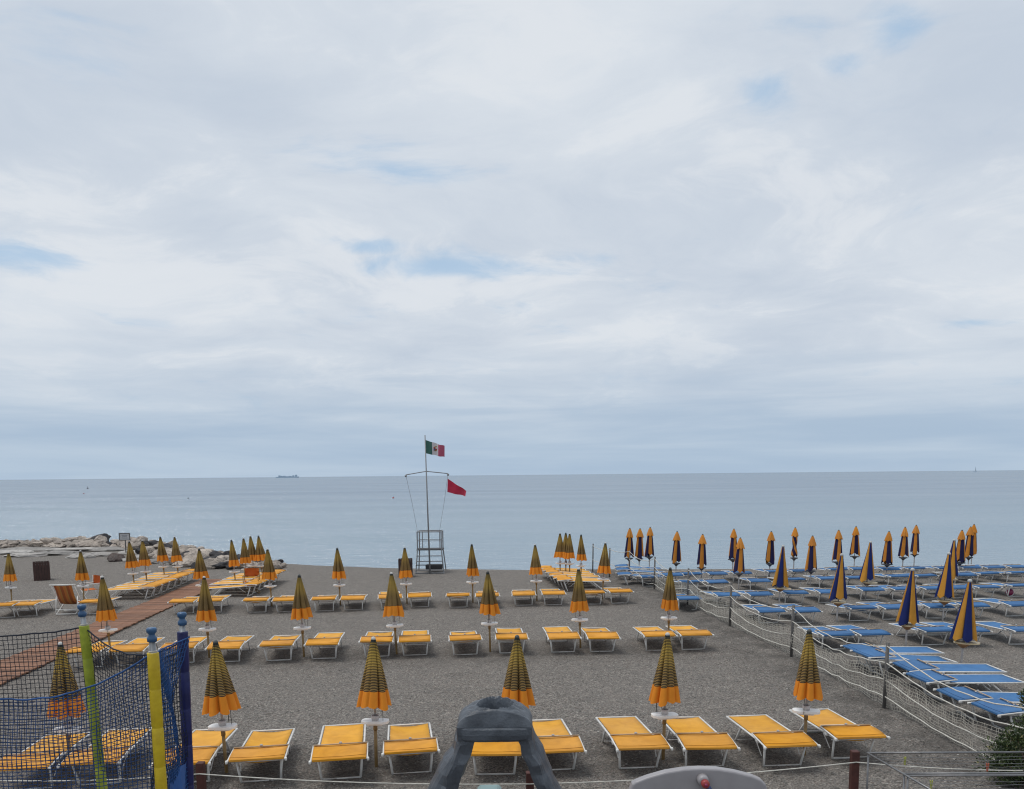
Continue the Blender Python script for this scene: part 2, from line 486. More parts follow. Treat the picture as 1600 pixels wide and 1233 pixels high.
def tricolour_mat():
    m, t, b = base_mat('tricolour_flag_cloth')
    uvn = t.n('ShaderNodeUVMap')
    s = t.n('ShaderNodeSeparateXYZ')
    t.put(s.inputs[0], uvn.outputs[0])
    u = s.outputs[0]
    col = t.mix(t.sstep(u, 0.345, 0.35), (0.040, 0.125, 0.105, 1), (0.58, 0.56, 0.58, 1))
    col = t.mix(t.sstep(u, 0.665, 0.67), col, (0.42, 0.085, 0.15, 1))
    t.put(b.inputs['Base Color'], col)
    b.inputs['Roughness'].default_value = 0.8
    return m


M['tricolour'] = tricolour_mat()


def emblem_mat(name, c):
    return plain(name, c, tuple(v * 0.85 for v in c), 0.8)


M['em_gold'] = emblem_mat('emblem_gold', (0.40, 0.27, 0.06))
M['em_red'] = emblem_mat('emblem_red', (0.34, 0.04, 0.05))
M['em_blue'] = emblem_mat('emblem_blue', (0.05, 0.10, 0.25))
M['em_white'] = emblem_mat('emblem_white', (0.6, 0.6, 0.6))
M['sign_white'] = plain('worn_white_sign', (0.50, 0.50, 0.50), (0.40, 0.40, 0.41), 0.6, 12.0)
M['sign_ink'] = plain('faded_sign_ink', (0.16, 0.17, 0.20), None, 0.7)
M['deck_stripes'] = None


def deckchair_cloth():
    m, t, b = base_mat('orange_brown_striped_canvas')
    co = t.n('ShaderNodeTexCoord').outputs['Object']
    s = t.n('ShaderNodeSeparateXYZ')
    t.put(s.inputs[0], co)
    x = s.outputs[0]
    a = t.math('FRACT', t.math('MULTIPLY', t.math('ADD', x, 5.0), 5.3))
    col = t.mix(t.sstep(a, 0.42, 0.46), (0.33, 0.095, 0.028, 1), (0.52, 0.17, 0.04, 1))
    col = t.mix(t.math('MULTIPLY', t.sstep(a, 0.80, 0.83), 0.9), col, (0.42, 0.22, 0.06, 1))
    t.put(b.inputs['Base Color'], col)
    b.inputs['Roughness'].default_value = 0.8
    return m


M['deck_stripes'] = deckchair_cloth()

# ------------------------------------------------------------------ mesh helpers


class MB:
    """collects shapes in one mesh"""
    def __init__(self):
        self.v, self.f = [], []

    def add(self, vs, fs):
        o = len(self.v)
        self.v += [tuple(p) for p in vs]
        self.f += [tuple(i + o for i in q) for q in fs]
        return self

    def box(self, c, s, rot=None, bev=0.0):
        x, y, z = s[0] / 2, s[1] / 2, s[2] / 2
        if bev <= 0:
            vs = [Vector((a * x, b * y, d * z)) for d in (-1, 1) for b in (-1, 1) for a in (-1, 1)]
            fs = [(0, 2, 3, 1), (4, 5, 7, 6), (0, 1, 5, 4), (2, 6, 7, 3), (0, 4, 6, 2), (1, 3, 7, 5)]
        else:
            bm = bmesh.new()
            bmesh.ops.create_cube(bm, size=1.0)
            for p in bm.verts:
                p.co = Vector((p.co.x * s[0], p.co.y * s[1], p.co.z * s[2]))
            bmesh.ops.bevel(bm, geom=list(bm.edges), offset=bev, segments=1, affect='EDGES')
            bm.verts.index_update()
            vs = [p.co.copy() for p in bm.verts]
            fs = [tuple(p.index for p in q.verts) for q in bm.faces]
            bm.free()
        c = Vector(c)
        if rot is not None:
            vs = [rot @ p for p in vs]
        return self.add([p + c for p in vs], fs)

    def tube(self, pts, r, n=6, cap=True):
        pts = [Vector(p) for p in pts]
        rr = r if isinstance(r, (list, tuple)) else [r] * len(pts)
        vs, fs = [], []
        prev = None
        for i, p in enumerate(pts):
            a = pts[min(i + 1, len(pts) - 1)] - pts[max(i - 1, 0)]
            a = a.normalized() if a.length > 1e-9 else Vector((0, 0, 1))
            if prev is None:
                ref = Vector((0, 0, 1)) if abs(a.z) < 0.9 else Vector((1, 0, 0))
                x = a.cross(ref).normalized()
            else:
                x = (prev - a * prev.dot(a)).normalized()
            prev = x
            y = a.cross(x)
            for k in range(n):
                t = 2 * math.pi * (k + 0.5) / n
                vs.append(p + (x * math.cos(t) + y * math.sin(t)) * rr[i])
        for i in range(len(pts) - 1):
            for k in range(n):
                fs.append((i * n + k, i * n + (k + 1) % n, (i + 1) * n + (k + 1) % n, (i + 1) * n + k))
        if cap:
            fs.append(tuple(range(n - 1, -1, -1)))
            fs.append(tuple(range((len(pts) - 1) * n, len(pts) * n)))
        return self.add(vs, fs)

    def lathe(self, prof, n=12, c=(0, 0, 0)):
        """prof: (r, z) pairs round the z axis"""
        c = Vector(c)
        vs, fs = [], []
        for r, z in prof:
            for k in range(n):
                t = 2 * math.pi * k / n
                vs.append(c + Vector((r * math.cos(t), r * math.sin(t), z)))
        for i in range(len(prof) - 1):
            for k in range(n):
                fs.append((i * n + k, i * n + (k + 1) % n, (i + 1) * n + (k + 1) % n, (i + 1) * n + k))
        fs.append(tuple(range(n - 1, -1, -1)))
        fs.append(tuple(range((len(prof) - 1) * n, len(prof) * n)))
        return self.add(vs, fs)

    def prism(self, poly, axis_pt, d):
        """poly (list of 3-d points) swept by the vector d"""
        d = Vector(d)
        n = len(poly)
        vs = [Vector(p) for p in poly] + [Vector(p) + d for p in poly]
        fs = [tuple(range(n - 1, -1, -1)), tuple(range(n, 2 * n))]
        fs += [(i, (i + 1) % n, n + (i + 1) % n, n + i) for i in range(n)]
        return self.add(vs, fs)

    def sheet(self, grid, thick=0.0):
        """grid[i][j] of points; closed slab when thick"""
        ni, nj = len(grid), len(grid[0])
        top = [Vector(p) for row in grid for p in row]
        fs = [(i * nj + j, i * nj + j + 1, (i + 1) * nj + j + 1, (i + 1) * nj + j) for i in range(ni - 1) for j in range(nj - 1)]
        if not thick:
            return self.add(top, fs)
        N = ni * nj
        bot = [p - Vector((0, 0, thick)) for p in top]
        fs2 = [tuple(N + q for q in reversed(f)) for f in fs]
        rim = [(0, j) for j in range(nj)] + [(i, nj - 1) for i in range(1, ni)] + [(ni - 1, j) for j in range(nj - 2, -1, -1)] + \
              [(i, 0) for i in range(ni - 2, 0, -1)]
        ids = [i * nj + j for i, j in rim]
        fs3 = [(ids[q], N + ids[q], N + ids[(q + 1) % len(ids)], ids[(q + 1) % len(ids)]) for q in range(len(ids))]
        return self.add(top + bot, fs + fs2 + fs3)

    def build(self, name, mat, parent=None, smooth=False, loc=None):
        me = bpy.data.meshes.new(name)
        me.from_pydata(self.v, [], self.f)
        bm = bmesh.new()
        bm.from_mesh(me)
        bmesh.ops.recalc_face_normals(bm, faces=bm.faces)
        bm.to_mesh(me)
        bm.free()
        me.materials.append(mat)
        if smooth:
            me.polygons.foreach_set('use_smooth', [True] * len(me.polygons))
        o = bpy.data.objects.new(name, me)
        COL.objects.link(o)
        if parent:
            o.parent = parent
        if loc is not None:
            o.location = loc
        return o


def thing(name, label, cat, loc=(0, 0, 0), rz=0.0, group=None):
    o = bpy.data.objects.new(name, None)
    COL.objects.link(o)
    o.empty_display_size = 0.2
    o.location = loc
    o.rotation_euler = (0, 0, rz)
    o['label'] = label
    o['category'] = cat
    if group:
        o['group'] = group
    return o


def tag(o, label, cat, group=None):
    o['label'] = label
    o['category'] = cat
    if group:
        o['group'] = group
    return o


KIDS = {}


def dup(root):
    def cp(o, par):
        c = o.copy()
        COL.objects.link(c)
        if par is not None:
            c.parent = par
        for ch in KIDS[o.name]:
            cp(ch, c)
        return c
    return cp(root, None)


def remember(root):
    KIDS[root.name] = list(root.children)
    for c in root.children:
        remember(c)


used = set()


def place(proto, loc, rz, label, group, tilt=(0, 0)):
    if proto in ('yellow', 'blue'):
        pool = LYS if proto == 'yellow' else LBS
        fresh = [q for q in pool if q.name not in used]
        proto = fresh[0] if fresh else rnd.choice(pool)
        tilt = (R(rnd.uniform(-0.8, 0.8)), R(rnd.uniform(-1.0, 1.0)))
    o = proto if proto.name not in used else dup(proto)
    used.add(proto.name)
    o.location = loc
    o.rotation_euler = (tilt[0], tilt[1], rz)
    o['label'] = label
    o['group'] = group
    return o


ORD = ['first', 'second', 'third', 'fourth', 'fifth', 'sixth', 'seventh', 'eighth', 'ninth', 'tenth', 'eleventh', 'twelfth',
       'thirteenth', 'fourteenth', 'fifteenth', 'sixteenth', 'seventeenth', 'eighteenth', 'nineteenth', 'twentieth']

# ------------------------------------------------------------------ the beach and the sea
HEAD = R(4.5)                       # the rows run a little towards the left
crest_px = [(-400, 838), (0, 842), (250, 850), (360, 866), (450, 880), (500, 882.5), (600, 886), (700, 888), (870, 889.5), (1000, 889), (1300, 886.5), (1600, 882.5), (2200, 876)]
crest = [on_z(x, y) for x, y in crest_px]
cxs, cys = [p.x for p in crest], [p.y for p in crest]


def crest_y(x):
    return float(np.interp(x, cxs, cys))


fence_px = [(926, 895), (952, 902), (983, 907), (1022, 924), (1074, 947), (1140, 981), (1236, 1029), (1381, 1109), (1640, 1250)]
fence = [on_z(x, y) for x, y in fence_px]


def seg_dist(p, a, b):
    ab, ap = b - a, p - a
    t = max(0, min(1, ap.dot(ab) / ab.length_squared))
    return (p - (a + ab * t)).length


def ground_z(x, y):
    z = 0.012 * noise.noise(Vector((x * 0.9, y * 0.9, 0))) + 0.02 * noise.noise(Vector((x * 0.22, y * 0.22, 4)))
    if 8 < y < 42 and -1 < x < 12:
        p = Vector((x, y))
        d = min(seg_dist(p, fence[i].to_2d(), fence[i + 1].to_2d()) for i in range(len(fence) - 1))
        k = math.exp(-(d / 1.5) ** 2)
        if k > 0.01:
            z += k * (0.05 + 0.07 * noise.noise(Vector((x * 2.6, y * 2.6, 9))) + 0.03 * noise.noise(Vector((x * 6.5, y * 6.5, 2))))
    c = crest_y(x) - 0.6
    if y > c:
        z -= 0.16 * (y - c) * min(1, (y - c) / 1.2)
    return max(z, -3.0)


def axis(parts):
    out = []
    for a, b, s in parts:
        n = max(1, round((b - a) / s))
        out += list(np.linspace(a, b, n, endpoint=False))
    return out + [parts[-1][1]]


gx = axis([(-400, -60, 40), (-60, -18, 1.5), (-18, 14, 0.16), (14, 32, 0.6), (32, 60, 4), (60, 400, 40)])
gy = axis([(-120, 8, 8), (8, 24, 0.16), (24, 48, 0.35), (48, 70, 2)])
vs = [(x, y, ground_z(x, y)) for y in gy for x in gx]
nx = len(gx)
fs = [(j * nx + i, j * nx + i + 1, (j + 1) * nx + i + 1, (j + 1) * nx + i) for j in range(len(gy) - 1) for i in range(nx - 1)]
g = MB()
g.v, g.f = vs, fs
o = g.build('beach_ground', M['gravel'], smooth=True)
# damp trodden gravel along the fence; row bands also paint in lounger shade
att = o.data.attributes.new('churn_shade', 'FLOAT', 'POINT')
shade_lanes = [on_z(700, q).y for q in (1190, 1022, 942)]
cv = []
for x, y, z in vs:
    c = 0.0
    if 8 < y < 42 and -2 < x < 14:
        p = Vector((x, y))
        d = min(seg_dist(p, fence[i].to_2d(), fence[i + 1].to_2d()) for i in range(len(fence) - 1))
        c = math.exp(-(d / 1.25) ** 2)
    c = max(c, *(0.80 * math.exp(-((y - ly - 0.075 * x) / 0.95) ** 2) * min(1, max(0, (x + 11) / 1.5)) * min(1, max(0, (6.0 - x) / 1.5)) for ly in shade_lanes))
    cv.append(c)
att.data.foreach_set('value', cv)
o['kind'] = 'structure'

SEA = -0.9
s = MB()
ys = [30, 60, 120, 300, 900, 3000, 10000, 30000]
s.sheet([[(-30000, y, SEA), (-3000, y, SEA), (-300, y, SEA), (0, y, SEA), (300, y, SEA), (3000, y, SEA), (30000, y, SEA)] for y in ys])
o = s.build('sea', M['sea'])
o['kind'] = 'structure'


# loose stones lying on the gravel
def pebbles(n):
    rs = np.random.RandomState(5)
    oct_v = np.array([(1, 0, 0), (-1, 0, 0), (0, 1, 0), (0, -1, 0), (0, 0, 1), (0, 0, -1)], float)
    oct_f = [(0, 2, 4), (2, 1, 4), (1, 3, 4), (3, 0, 4), (2, 0, 5), (1, 2, 5), (3, 1, 5), (0, 3, 5)]
    V, Fc = [], []
    for i in range(n):
        px = rs.uniform(-40, 1640)
        py = 960 + 290 * rs.uniform(0, 1) ** 0.8
        p = on_z(px, py)
        r = 0.006 + 0.014 * rs.uniform() ** 3
        sc = np.array([r * rs.uniform(0.8, 1.6), r * rs.uniform(0.7, 1.2), r * rs.uniform(0.45, 0.8)])
        a = rs.uniform(0, 6.28)
        q = oct_v * sc
        q = np.stack([q[:, 0] * math.cos(a) - q[:, 1] * math.sin(a), q[:, 0] * math.sin(a) + q[:, 1] * math.cos(a), q[:, 2]], 1)
        q += np.array([p.x, p.y, ground_z(p.x, p.y) + sc[2] * 0.4])
        b = len(V)
        V += [tuple(t) for t in q]
        Fc += [tuple(b + t for t in f) for f in oct_f]
    m = MB()
    m.v, m.f = V, Fc
    mat, t, bs = base_mat('mixed_pebble_stone')
    rp = t.n('ShaderNodeNewGeometry').outputs['Random Per Island']
    c = t.mix(rp, (0.085, 0.08, 0.078, 1), (0.24, 0.225, 0.21, 1))
    c = t.mix(t.sstep(rp, 0.90, 0.97), c, (0.42, 0.40, 0.37, 1))
    t.put(bs.inputs['Base Color'], c)
    bs.inputs['Roughness'].default_value = 0.85
    o = m.build('pebbles', mat)
    o['kind'] = 'stuff'


pebbles(16000)

# ------------------------------------------------------------------ boardwalk
path = bpy.data.objects.new('boardwalk_path', None)
COL.objects.link(path)
path['kind'] = 'structure'
pl_meshes = []
for k in range(4):
    m = MB()
    m.box((0, 0, 0), (1.22 + 0.02 * k, 0.124, 0.035), bev=0.006)
    ob = m.build('plank', M['wood'])
    pl_meshes.append(ob.data)
    bpy.data.objects.remove(ob)
y0 = 14.5
for i in range(150):
    y = y0 + i * 0.145
    x = -11.45 - 0.058 * (y - 19.4)
    b = bpy.data.objects.new('plank', pl_meshes[i % 4])
    COL.objects.link(b)
    b.parent = path
    b.location = (x + rnd.uniform(-0.02, 0.02), y, 0.045 + rnd.uniform(-0.004, 0.006))
    b.rotation_euler = (rnd.uniform(-0.02, 0.02), rnd.uniform(-0.006, 0.006), R(3.3) + rnd.uniform(-0.008, 0.008))
for sx in (-0.48, 0.48):
    m = MB()
    ya, yb = y0 - 0.1, y0 + 149 * 0.145 + 0.1
    m.tube([(-11.45 - 0.058 * (ya - 19.4) + sx, ya, 0.0), (-11.45 - 0.058 * (yb - 19.4) + sx, yb, 0.0)], 0.035, 4)
    m.build('bearer', M['wood'], path)

# ------------------------------------------------------------------ loungers


def make_lounger(name, colour, z0, z1, cover, shade, var=0):
    sl = (0.0, 0.018, -0.014, 0.03)[var]        # how far the sunshade is let down
    """local y runs from the head (0) to the feet (1.9)"""
    t = thing(name, 'x', 'sun lounger')
    W, L = 0.33, 1.88

    def zb(y):
        return z0 + (z1 - z0) * y / L
    fr = MB()
    for sx in (-1, 1):
        fr.tube([(sx * W, -0.02, zb(0)), (sx * W, L, zb(L))], 0.016, 6)
    fr.tube([(-W, 0.02, zb(0)), (W, 0.02, zb(0))], 0.014, 6)
    fr.tube([(-W, L, zb(L)), (W, L, zb(L))], 0.014, 6)
    fr.tube([(-W, 0.95, zb(0.95) - 0.03), (W, 0.95, zb(0.95) - 0.03)], 0.011, 6)
    fr.build('side_frame', M['white_tube'], t, True)
    bed = MB()
    nyb, nxb = 12, 7
    bed.sheet([[((-1 + 2 * j / (nxb - 1)) * (W - 0.028), 0.04 + (L - 0.07) * i / (nyb - 1),
                 zb(L * i / (nyb - 1)) + 0.012 - (0.02 + 0.012 * var) * (1 - (-1 + 2 * j / (nxb - 1)) ** 2) * (0.5 + 0.5 * math.sin(2.6 * i / nyb + 0.5)))
                for j in range(nxb)] for i in range(nyb)], 0.008)
    bed.build('bed_fabric', M[cover], t, True)
    # sunshade folded down over the head end
    sh = MB()
    nyb, nxb = 6, 9
    ya, yb2 = -0.06, 0.46
    CW = 0.385
    sh.sheet([[((-1 + 2 * j / (nxb - 1)) * (CW - 0.012), ya + (yb2 - ya) * i / (nyb - 1),
                zb(0.2) + 0.055 + sl * (1 - i / (nyb - 1)) + 0.03 * (i / (nyb - 1) - 0.35) + 0.016 * math.sin(math.pi * i / (nyb - 1))
                - 0.010 * (1 - (-1 + 2 * j / (nxb - 1)) ** 2))
               for j in range(nxb)] for i in range(nyb)], 0.01)
    hem = MB()
    so = sh.build('sunshade', M[shade], t, True)
    hem.box((0, ya - 0.004, zb(0.2) + 0.028 + sl), (2 * CW - 0.03, 0.014, 0.034), bev=0.004)
    hem.build('hem', M[shade], so)
    for q in (0.13, 0.93):
        sm = MB()
        yq = ya + (yb2 - ya) * q
        sm.tube([((-1 + j / 4) * (CW - 0.02), yq, zb(0.2) + 0.0575 + sl * (1 - q) + 0.03 * (q - 0.35) + 0.016 * math.sin(math.pi * q) - 0.010 * (1 - (-1 + j / 4) ** 2)) for j in range(9)], 0.0035, 3)
        sm.build('seam', M[shade + '_seam'], so)
    for sx in (-1, 1):
        sf = MB()
        sf.tube([(sx * CW, ya - 0.05, zb(0.2) + 0.028 + sl), (sx * CW, yb2 + 0.03, zb(0.2) + 0.066)], 0.013, 6)
        sf.box((sx * (CW + 0.012), ya - 0.03, zb(0.2) + 0.02 + sl), (0.03, 0.05, 0.045), bev=0.006)
        sf.box((sx * (W + 0.035), 0.30, zb(0.3) + 0.018), (0.05, 0.09, 0.05), bev=0.006)
        sf.build('sunshade_arm', M['white_tube'], t, True)
    br = MB()
    br.tube([(-CW, yb2, zb(0.2) + 0.084), (CW, yb2, zb(0.2) + 0.084)], 0.011, 6)
    bo = br.build('sunshade_bar', M['bar'], t, True)
    kn = MB()
    kn.lathe([(0.004, 0), (0.022, 0.004), (0.022, 0.022), (0.008, 0.028)], 8, (0, yb2, zb(0.2) + 0.088))
    kn.build('knob', M['plastic_grey'], bo)
    for ytop, ybot in ((0.16, 0.30), (1.22, 1.60)):
        lg = MB()
        lw = 0.275
        zt = zb(ytop) - 0.02
        lg.tube([(-lw - 0.03, ytop, zt), (-lw, ybot - 0.02, 0.03), (-lw + 0.01, ybot, 0.014), (lw - 0.01, ybot, 0.014),
                 (lw, ybot - 0.02, 0.03), (lw + 0.03, ytop, zt)], 0.018, 6)
        lg.build('leg', M['leg_tube'], t, True)
    st = MB()
    for sx in (-1, 1):
        st.tube([(sx * 0.30, 0.62, zb(0.62)), (sx * 0.285, 0.35, 0.16)], 0.008, 5)
    st.tube([(-0.285, 0.30, zb(0.3) - 0.075), (0.285, 0.30, zb(0.3) - 0.075)], 0.012, 6)
    st.build('brace', M['leg_tube'], t, True)
    remember(t)
    return t


LYS = [make_lounger('sun_lounger', 'yellow', 0.40, 0.34 - 0.012 * q, 'yellow', 'yellow_shade', q) for q in range(4)]
LBS = [make_lounger('blue_sun_lounger', 'blue', 0.38, 0.31 - 0.012 * q, 'blue', 'blue_shade', q) for q in range(4)]
LY, LB = 'yellow', 'blue'

rows = [
    ('front', [(27, 1203), (138, 1196), (280, 1193), (400, 1190), (530, 1187), (643, 1178.5), (773, 1181), (873, 1174), (1008, 1171), (1113, 1168.5), (1240, 1168), (1349, 1157)]),
    ('middle', [(128, 1021), (195, 1018), (276, 1014), (348, 1012), (431, 1010), (502, 1007), (587, 1004), (648, 1002), (728, 1001), (800, 999), (883, 998), (944, 997), (1033, 995), (1090, 994)]),
    ('back', [(-2, 947), (33, 945), (143, 942), (282, 941), (327, 940), (398, 939), (444, 938), (505, 937), (550, 936), (610, 934), (656, 932), (716, 932), (762, 932), (819, 929), (866, 928), (928, 927), (972, 926)]),
]
for rname, pts in rows:
    for i, (px, py) in enumerate(pts):
        p = on_z(px, py, 0.42)
        rz = HEAD + R(rnd.uniform(-2.2, 2.2)) + (R(2.5) if px < 700 else R(-1.5))
        q = Vector((p.x, p.y, 0)) + Vector((-math.sin(rz), math.cos(rz), 0)) * 0.13
        place(LY, (q.x, q.y, ground_z(q.x, q.y) - 0.015), rz,
              'yellow sun lounger with folded sunshade, %s from the left in the %s yellow row' % (ORD[i], rname),
              'yellow loungers in the %s row' % rname)


def block(proto, n, near, far, rz, word, group, where):
    for i in range(n):
        k = i / (n - 1)
        x = near[0] + (far[0] - near[0]) * k
        y = near[1] + (far[1] - near[1]) * k
        place(proto, (x, y, ground_z(x, y)), rz + R(rnd.uniform(-1.5, 1.5)),
              '%s lounger, %s from near end of the packed block %s' % (word, ORD[i], where), group)


# packed blocks, loungers lying side by side and across the view
a0, a1 = on_z(243, 917, 0.42), on_z(306, 893, 0.4)
block(LY, 7, (a0.x, a0.y), (a1.x, a1.y), R(90), 'yellow', 'yellow loungers packed in a block left of the boardwalk', 'left of the boardwalk')
a0, a1 = on_z(402, 913, 0.42), on_z(440, 894, 0.4)
block(LY, 6, (a0.x, a0.y), (a1.x, a1.y), R(90), 'yellow', 'yellow loungers packed in a block right of the boardwalk', 'right of the boardwalk')
a0, a1 = on_z(874, 905, 0.42), on_z(845, 888.0, 0.4)
block(LY, 6, (a0.x, a0.y), (a1.x, a1.y), R(-90), 'yellow', 'yellow loungers packed in a block near the sea', 'near the sea')
a0, a1 = on_z(968, 898, 0.40), on_z(964, 887.5, 0.38)
block(LB, 3, (a0.x, a0.y), (a1.x, a1.y), R(-90), 'blue', 'blue loungers packed in a block at the seaward end of the fence', 'beside the far fence posts')

blue_rows = [
    ('nearest', [(1310, 994), (1367, 991.5), (1468, 986.5), (1522, 986), (1606, 986)]),
    ('second', [(1206, 957), (1261, 955), (1349, 952), (1402, 950), (1470, 948.5), (1526, 947), (1596, 945)]),
    ('third', [(1078, 937), (1138, 932), (1190, 929.5), (1245, 927), (1298, 925.5), (1364, 922), (1414, 921), (1462, 920), (1502, 918.5), (1545, 918), (1596, 916)]),
    ('fourth', [(1080, 913), (1122, 910), (1188, 908), (1242, 906.5), (1297, 905), (1340, 903.5), (1405, 901), (1448, 900), (1510, 898), (1545, 897), (1592, 896)]),
    ('farthest', [(1018, 903), (1052, 900), (1082, 898), (1122, 896.5), (1160, 895.5), (1214, 894), (1252, 893), (1310, 891), (1346, 890), (1392, 889.5), (1432, 889), (1480, 888.5), (1518, 887.5), (1556, 887), (1592, 886)]),
]
for rname, pts in blue_rows:
    for i, (px, py) in enumerate(pts):
        p = on_z(px, py, 0.40)
        rz = HEAD + R(rnd.uniform(-3, 3)) - R(1)
        place(LB, (p.x, p.y, ground_z(p.x, p.y)), rz,
              'blue sun lounger, %s from the left in the %s blue row facing the sea' % (ORD[i], rname),
              'blue loungers in the %s row' % rname)
side = [(1334, 1017), (1350, 1028), (1414, 1045), (1438, 1062), (1487, 1089), (1545, 1109)]
for i, (px, py) in enumerate(side):
    p = on_z(px, py, 0.40)
    place(LB, (p.x, p.y, ground_z(p.x, p.y)), R(-90) + HEAD + R(rnd.uniform(-2, 2)),
          'blue sun lounger lying crosswise beside the net fence, %s nearest in its line' % ORD[5 - i] if i < 5 else
          'blue sun lounger lying crosswise beside the net fence, nearest in its line by the shrub',
          'blue loungers lying crosswise beside the fence')

# ------------------------------------------------------------------ parasols


def canopy(z_top, z_bot, r_top, r_bot, seed, mat, name, parent, power=1.1, twist=0.0, pleat=0.30, hem=0.03, waist=0.0, npan=8):
    rs = random.Random(seed)
    na, nt = 96, 22
    amp = [rs.uniform(0.35, 1.45) for _ in range(8)]
    off = [rs.uniform(-0.18, 0.18) for _ in range(8)]
    lean = [rs.uniform(-0.25, 0.25) for _ in range(8)]
    V, UV, Fc = [], [], []
    for i in range(nt + 1):
        t = i / nt
        Rr = r_top + (r_bot - r_top) * t ** power
        if waist:
            Rr *= 1 - waist * math.exp(-((t - 0.62) / 0.16) ** 2)
        for k in range(na + 1):
            u = k / na
            pnl = min(npan - 1, int(u * npan))
            f = u * npan - pnl
            # each panel bulges between two ribs and the cloth falls to a crease on one side
            c = f + lean[pnl] * f * (1 - f)
            flat = math.cos(math.pi / npan) / math.cos((f - 0.5) * 2 * math.pi / npan)      # straight between two ribs
            crease = abs(2 * c - 1) ** 3.2                                                     # the cloth tucks in beside a rib
            bul = 1 - crease
            depth = pleat * amp[pnl] * min(1, 0.45 + t * 0.8)
            rr = Rr * flat * (1.10 - min(0.75, depth) * crease) * (1 + 0.24 * (amp[pnl] - 0.9) * t)
            th = 2 * math.pi * (u + off[pnl] * 0.12 * math.sin(math.pi * f)) + twist * t
            z = z_top + (z_bot - z_top) * t - hem * (t ** 5) * (1.4 - 2.8 * abs(f - 0.5) + (amp[pnl] - 0.9) * 1.6)
            V.append((rr * math.cos(th), rr * math.sin(th), z))
            UV.append((u, t))
    for i in range(nt):
        for k in range(na):
            a = i * (na + 1) + k
            Fc.append((a, a + na + 1, a + na + 2, a + 1))
    me = bpy.data.meshes.new(name)
    me.from_pydata(V, [], Fc)
    uvl = me.uv_layers.new(name='UVMap')
    for li, lp in enumerate(me.loops):
        uvl.data[li].uv = UV[lp.vertex_index]
    me.materials.append(mat)
    me.polygons.foreach_set('use_smooth', [True] * len(me.polygons))
    o = bpy.data.objects.new(name, me)
    COL.objects.link(o)
    o.parent = parent
    return o


def tray(kind, z, parent):
    m = MB()
    if kind == 'white':
        # a bow-tie shaped tray with two round wells
        poly = []
        for k in range(20):
            t = 2 * math.pi * k / 20
            x = 0.20 * math.copysign(abs(math.cos(t)) ** 0.6, math.cos(t))
            y = 0.135 * math.copysign(abs(math.sin(t)) ** 0.75, math.sin(t)) * (0.78 + 0.22 * abs(math.cos(t)))
            poly.append((x, y, z))
        m.prism(poly, None, (0, 0, 0.035))
        m.prism([(x * 0.6, y * 0.6, z - 0.03) for x, y, _ in poly], None, (0, 0, 0.03))
        tb = m.build('tray', M['tray_white'], parent)
        c = MB()
        c.lathe([(0.035, 0), (0.050, 0.0), (0.060, 0.075), (0.054, 0.075), (0.045, 0.01)], 12, (0, 0, z + 0.035))
        c.build('cup_ring', M['cup'], tb, True)
    elif kind == 'cream':
        poly = [(0.07 + 0.27 * math.cos(2 * math.pi * k / 20), 0.19 * math.sin(2 * math.pi * k / 20), z) for k in range(20)]
        m.prism(poly, None, (0, 0, 0.03))
        tb = m.build('tray', M['tray_cream'], parent)
        c = MB()
        c.lathe([(0.04, -0.10), (0.13, -0.03), (0.20, 0.0), (0.05, 0.0)], 14, (0, 0, z))
        c.build('tray_foot', M['tray_orange'], tb, True)
    else:
        poly = [(0.22 * math.cos(2 * math.pi * k / 16), 0.16 * math.sin(2 * math.pi * k / 16), z) for k in range(16)]
        m.prism(poly, None, (0, 0, 0.035))
        tb = m.build('tray', M['tray_dark'], parent)
        c = MB()
        c.lathe([(0.03, -0.10), (0.08, -0.04), (0.15, 0.0), (0.05, 0.0)], 12, (0, 0, z))
        c.build('tray_foot', M['tray_dark'], tb, True)


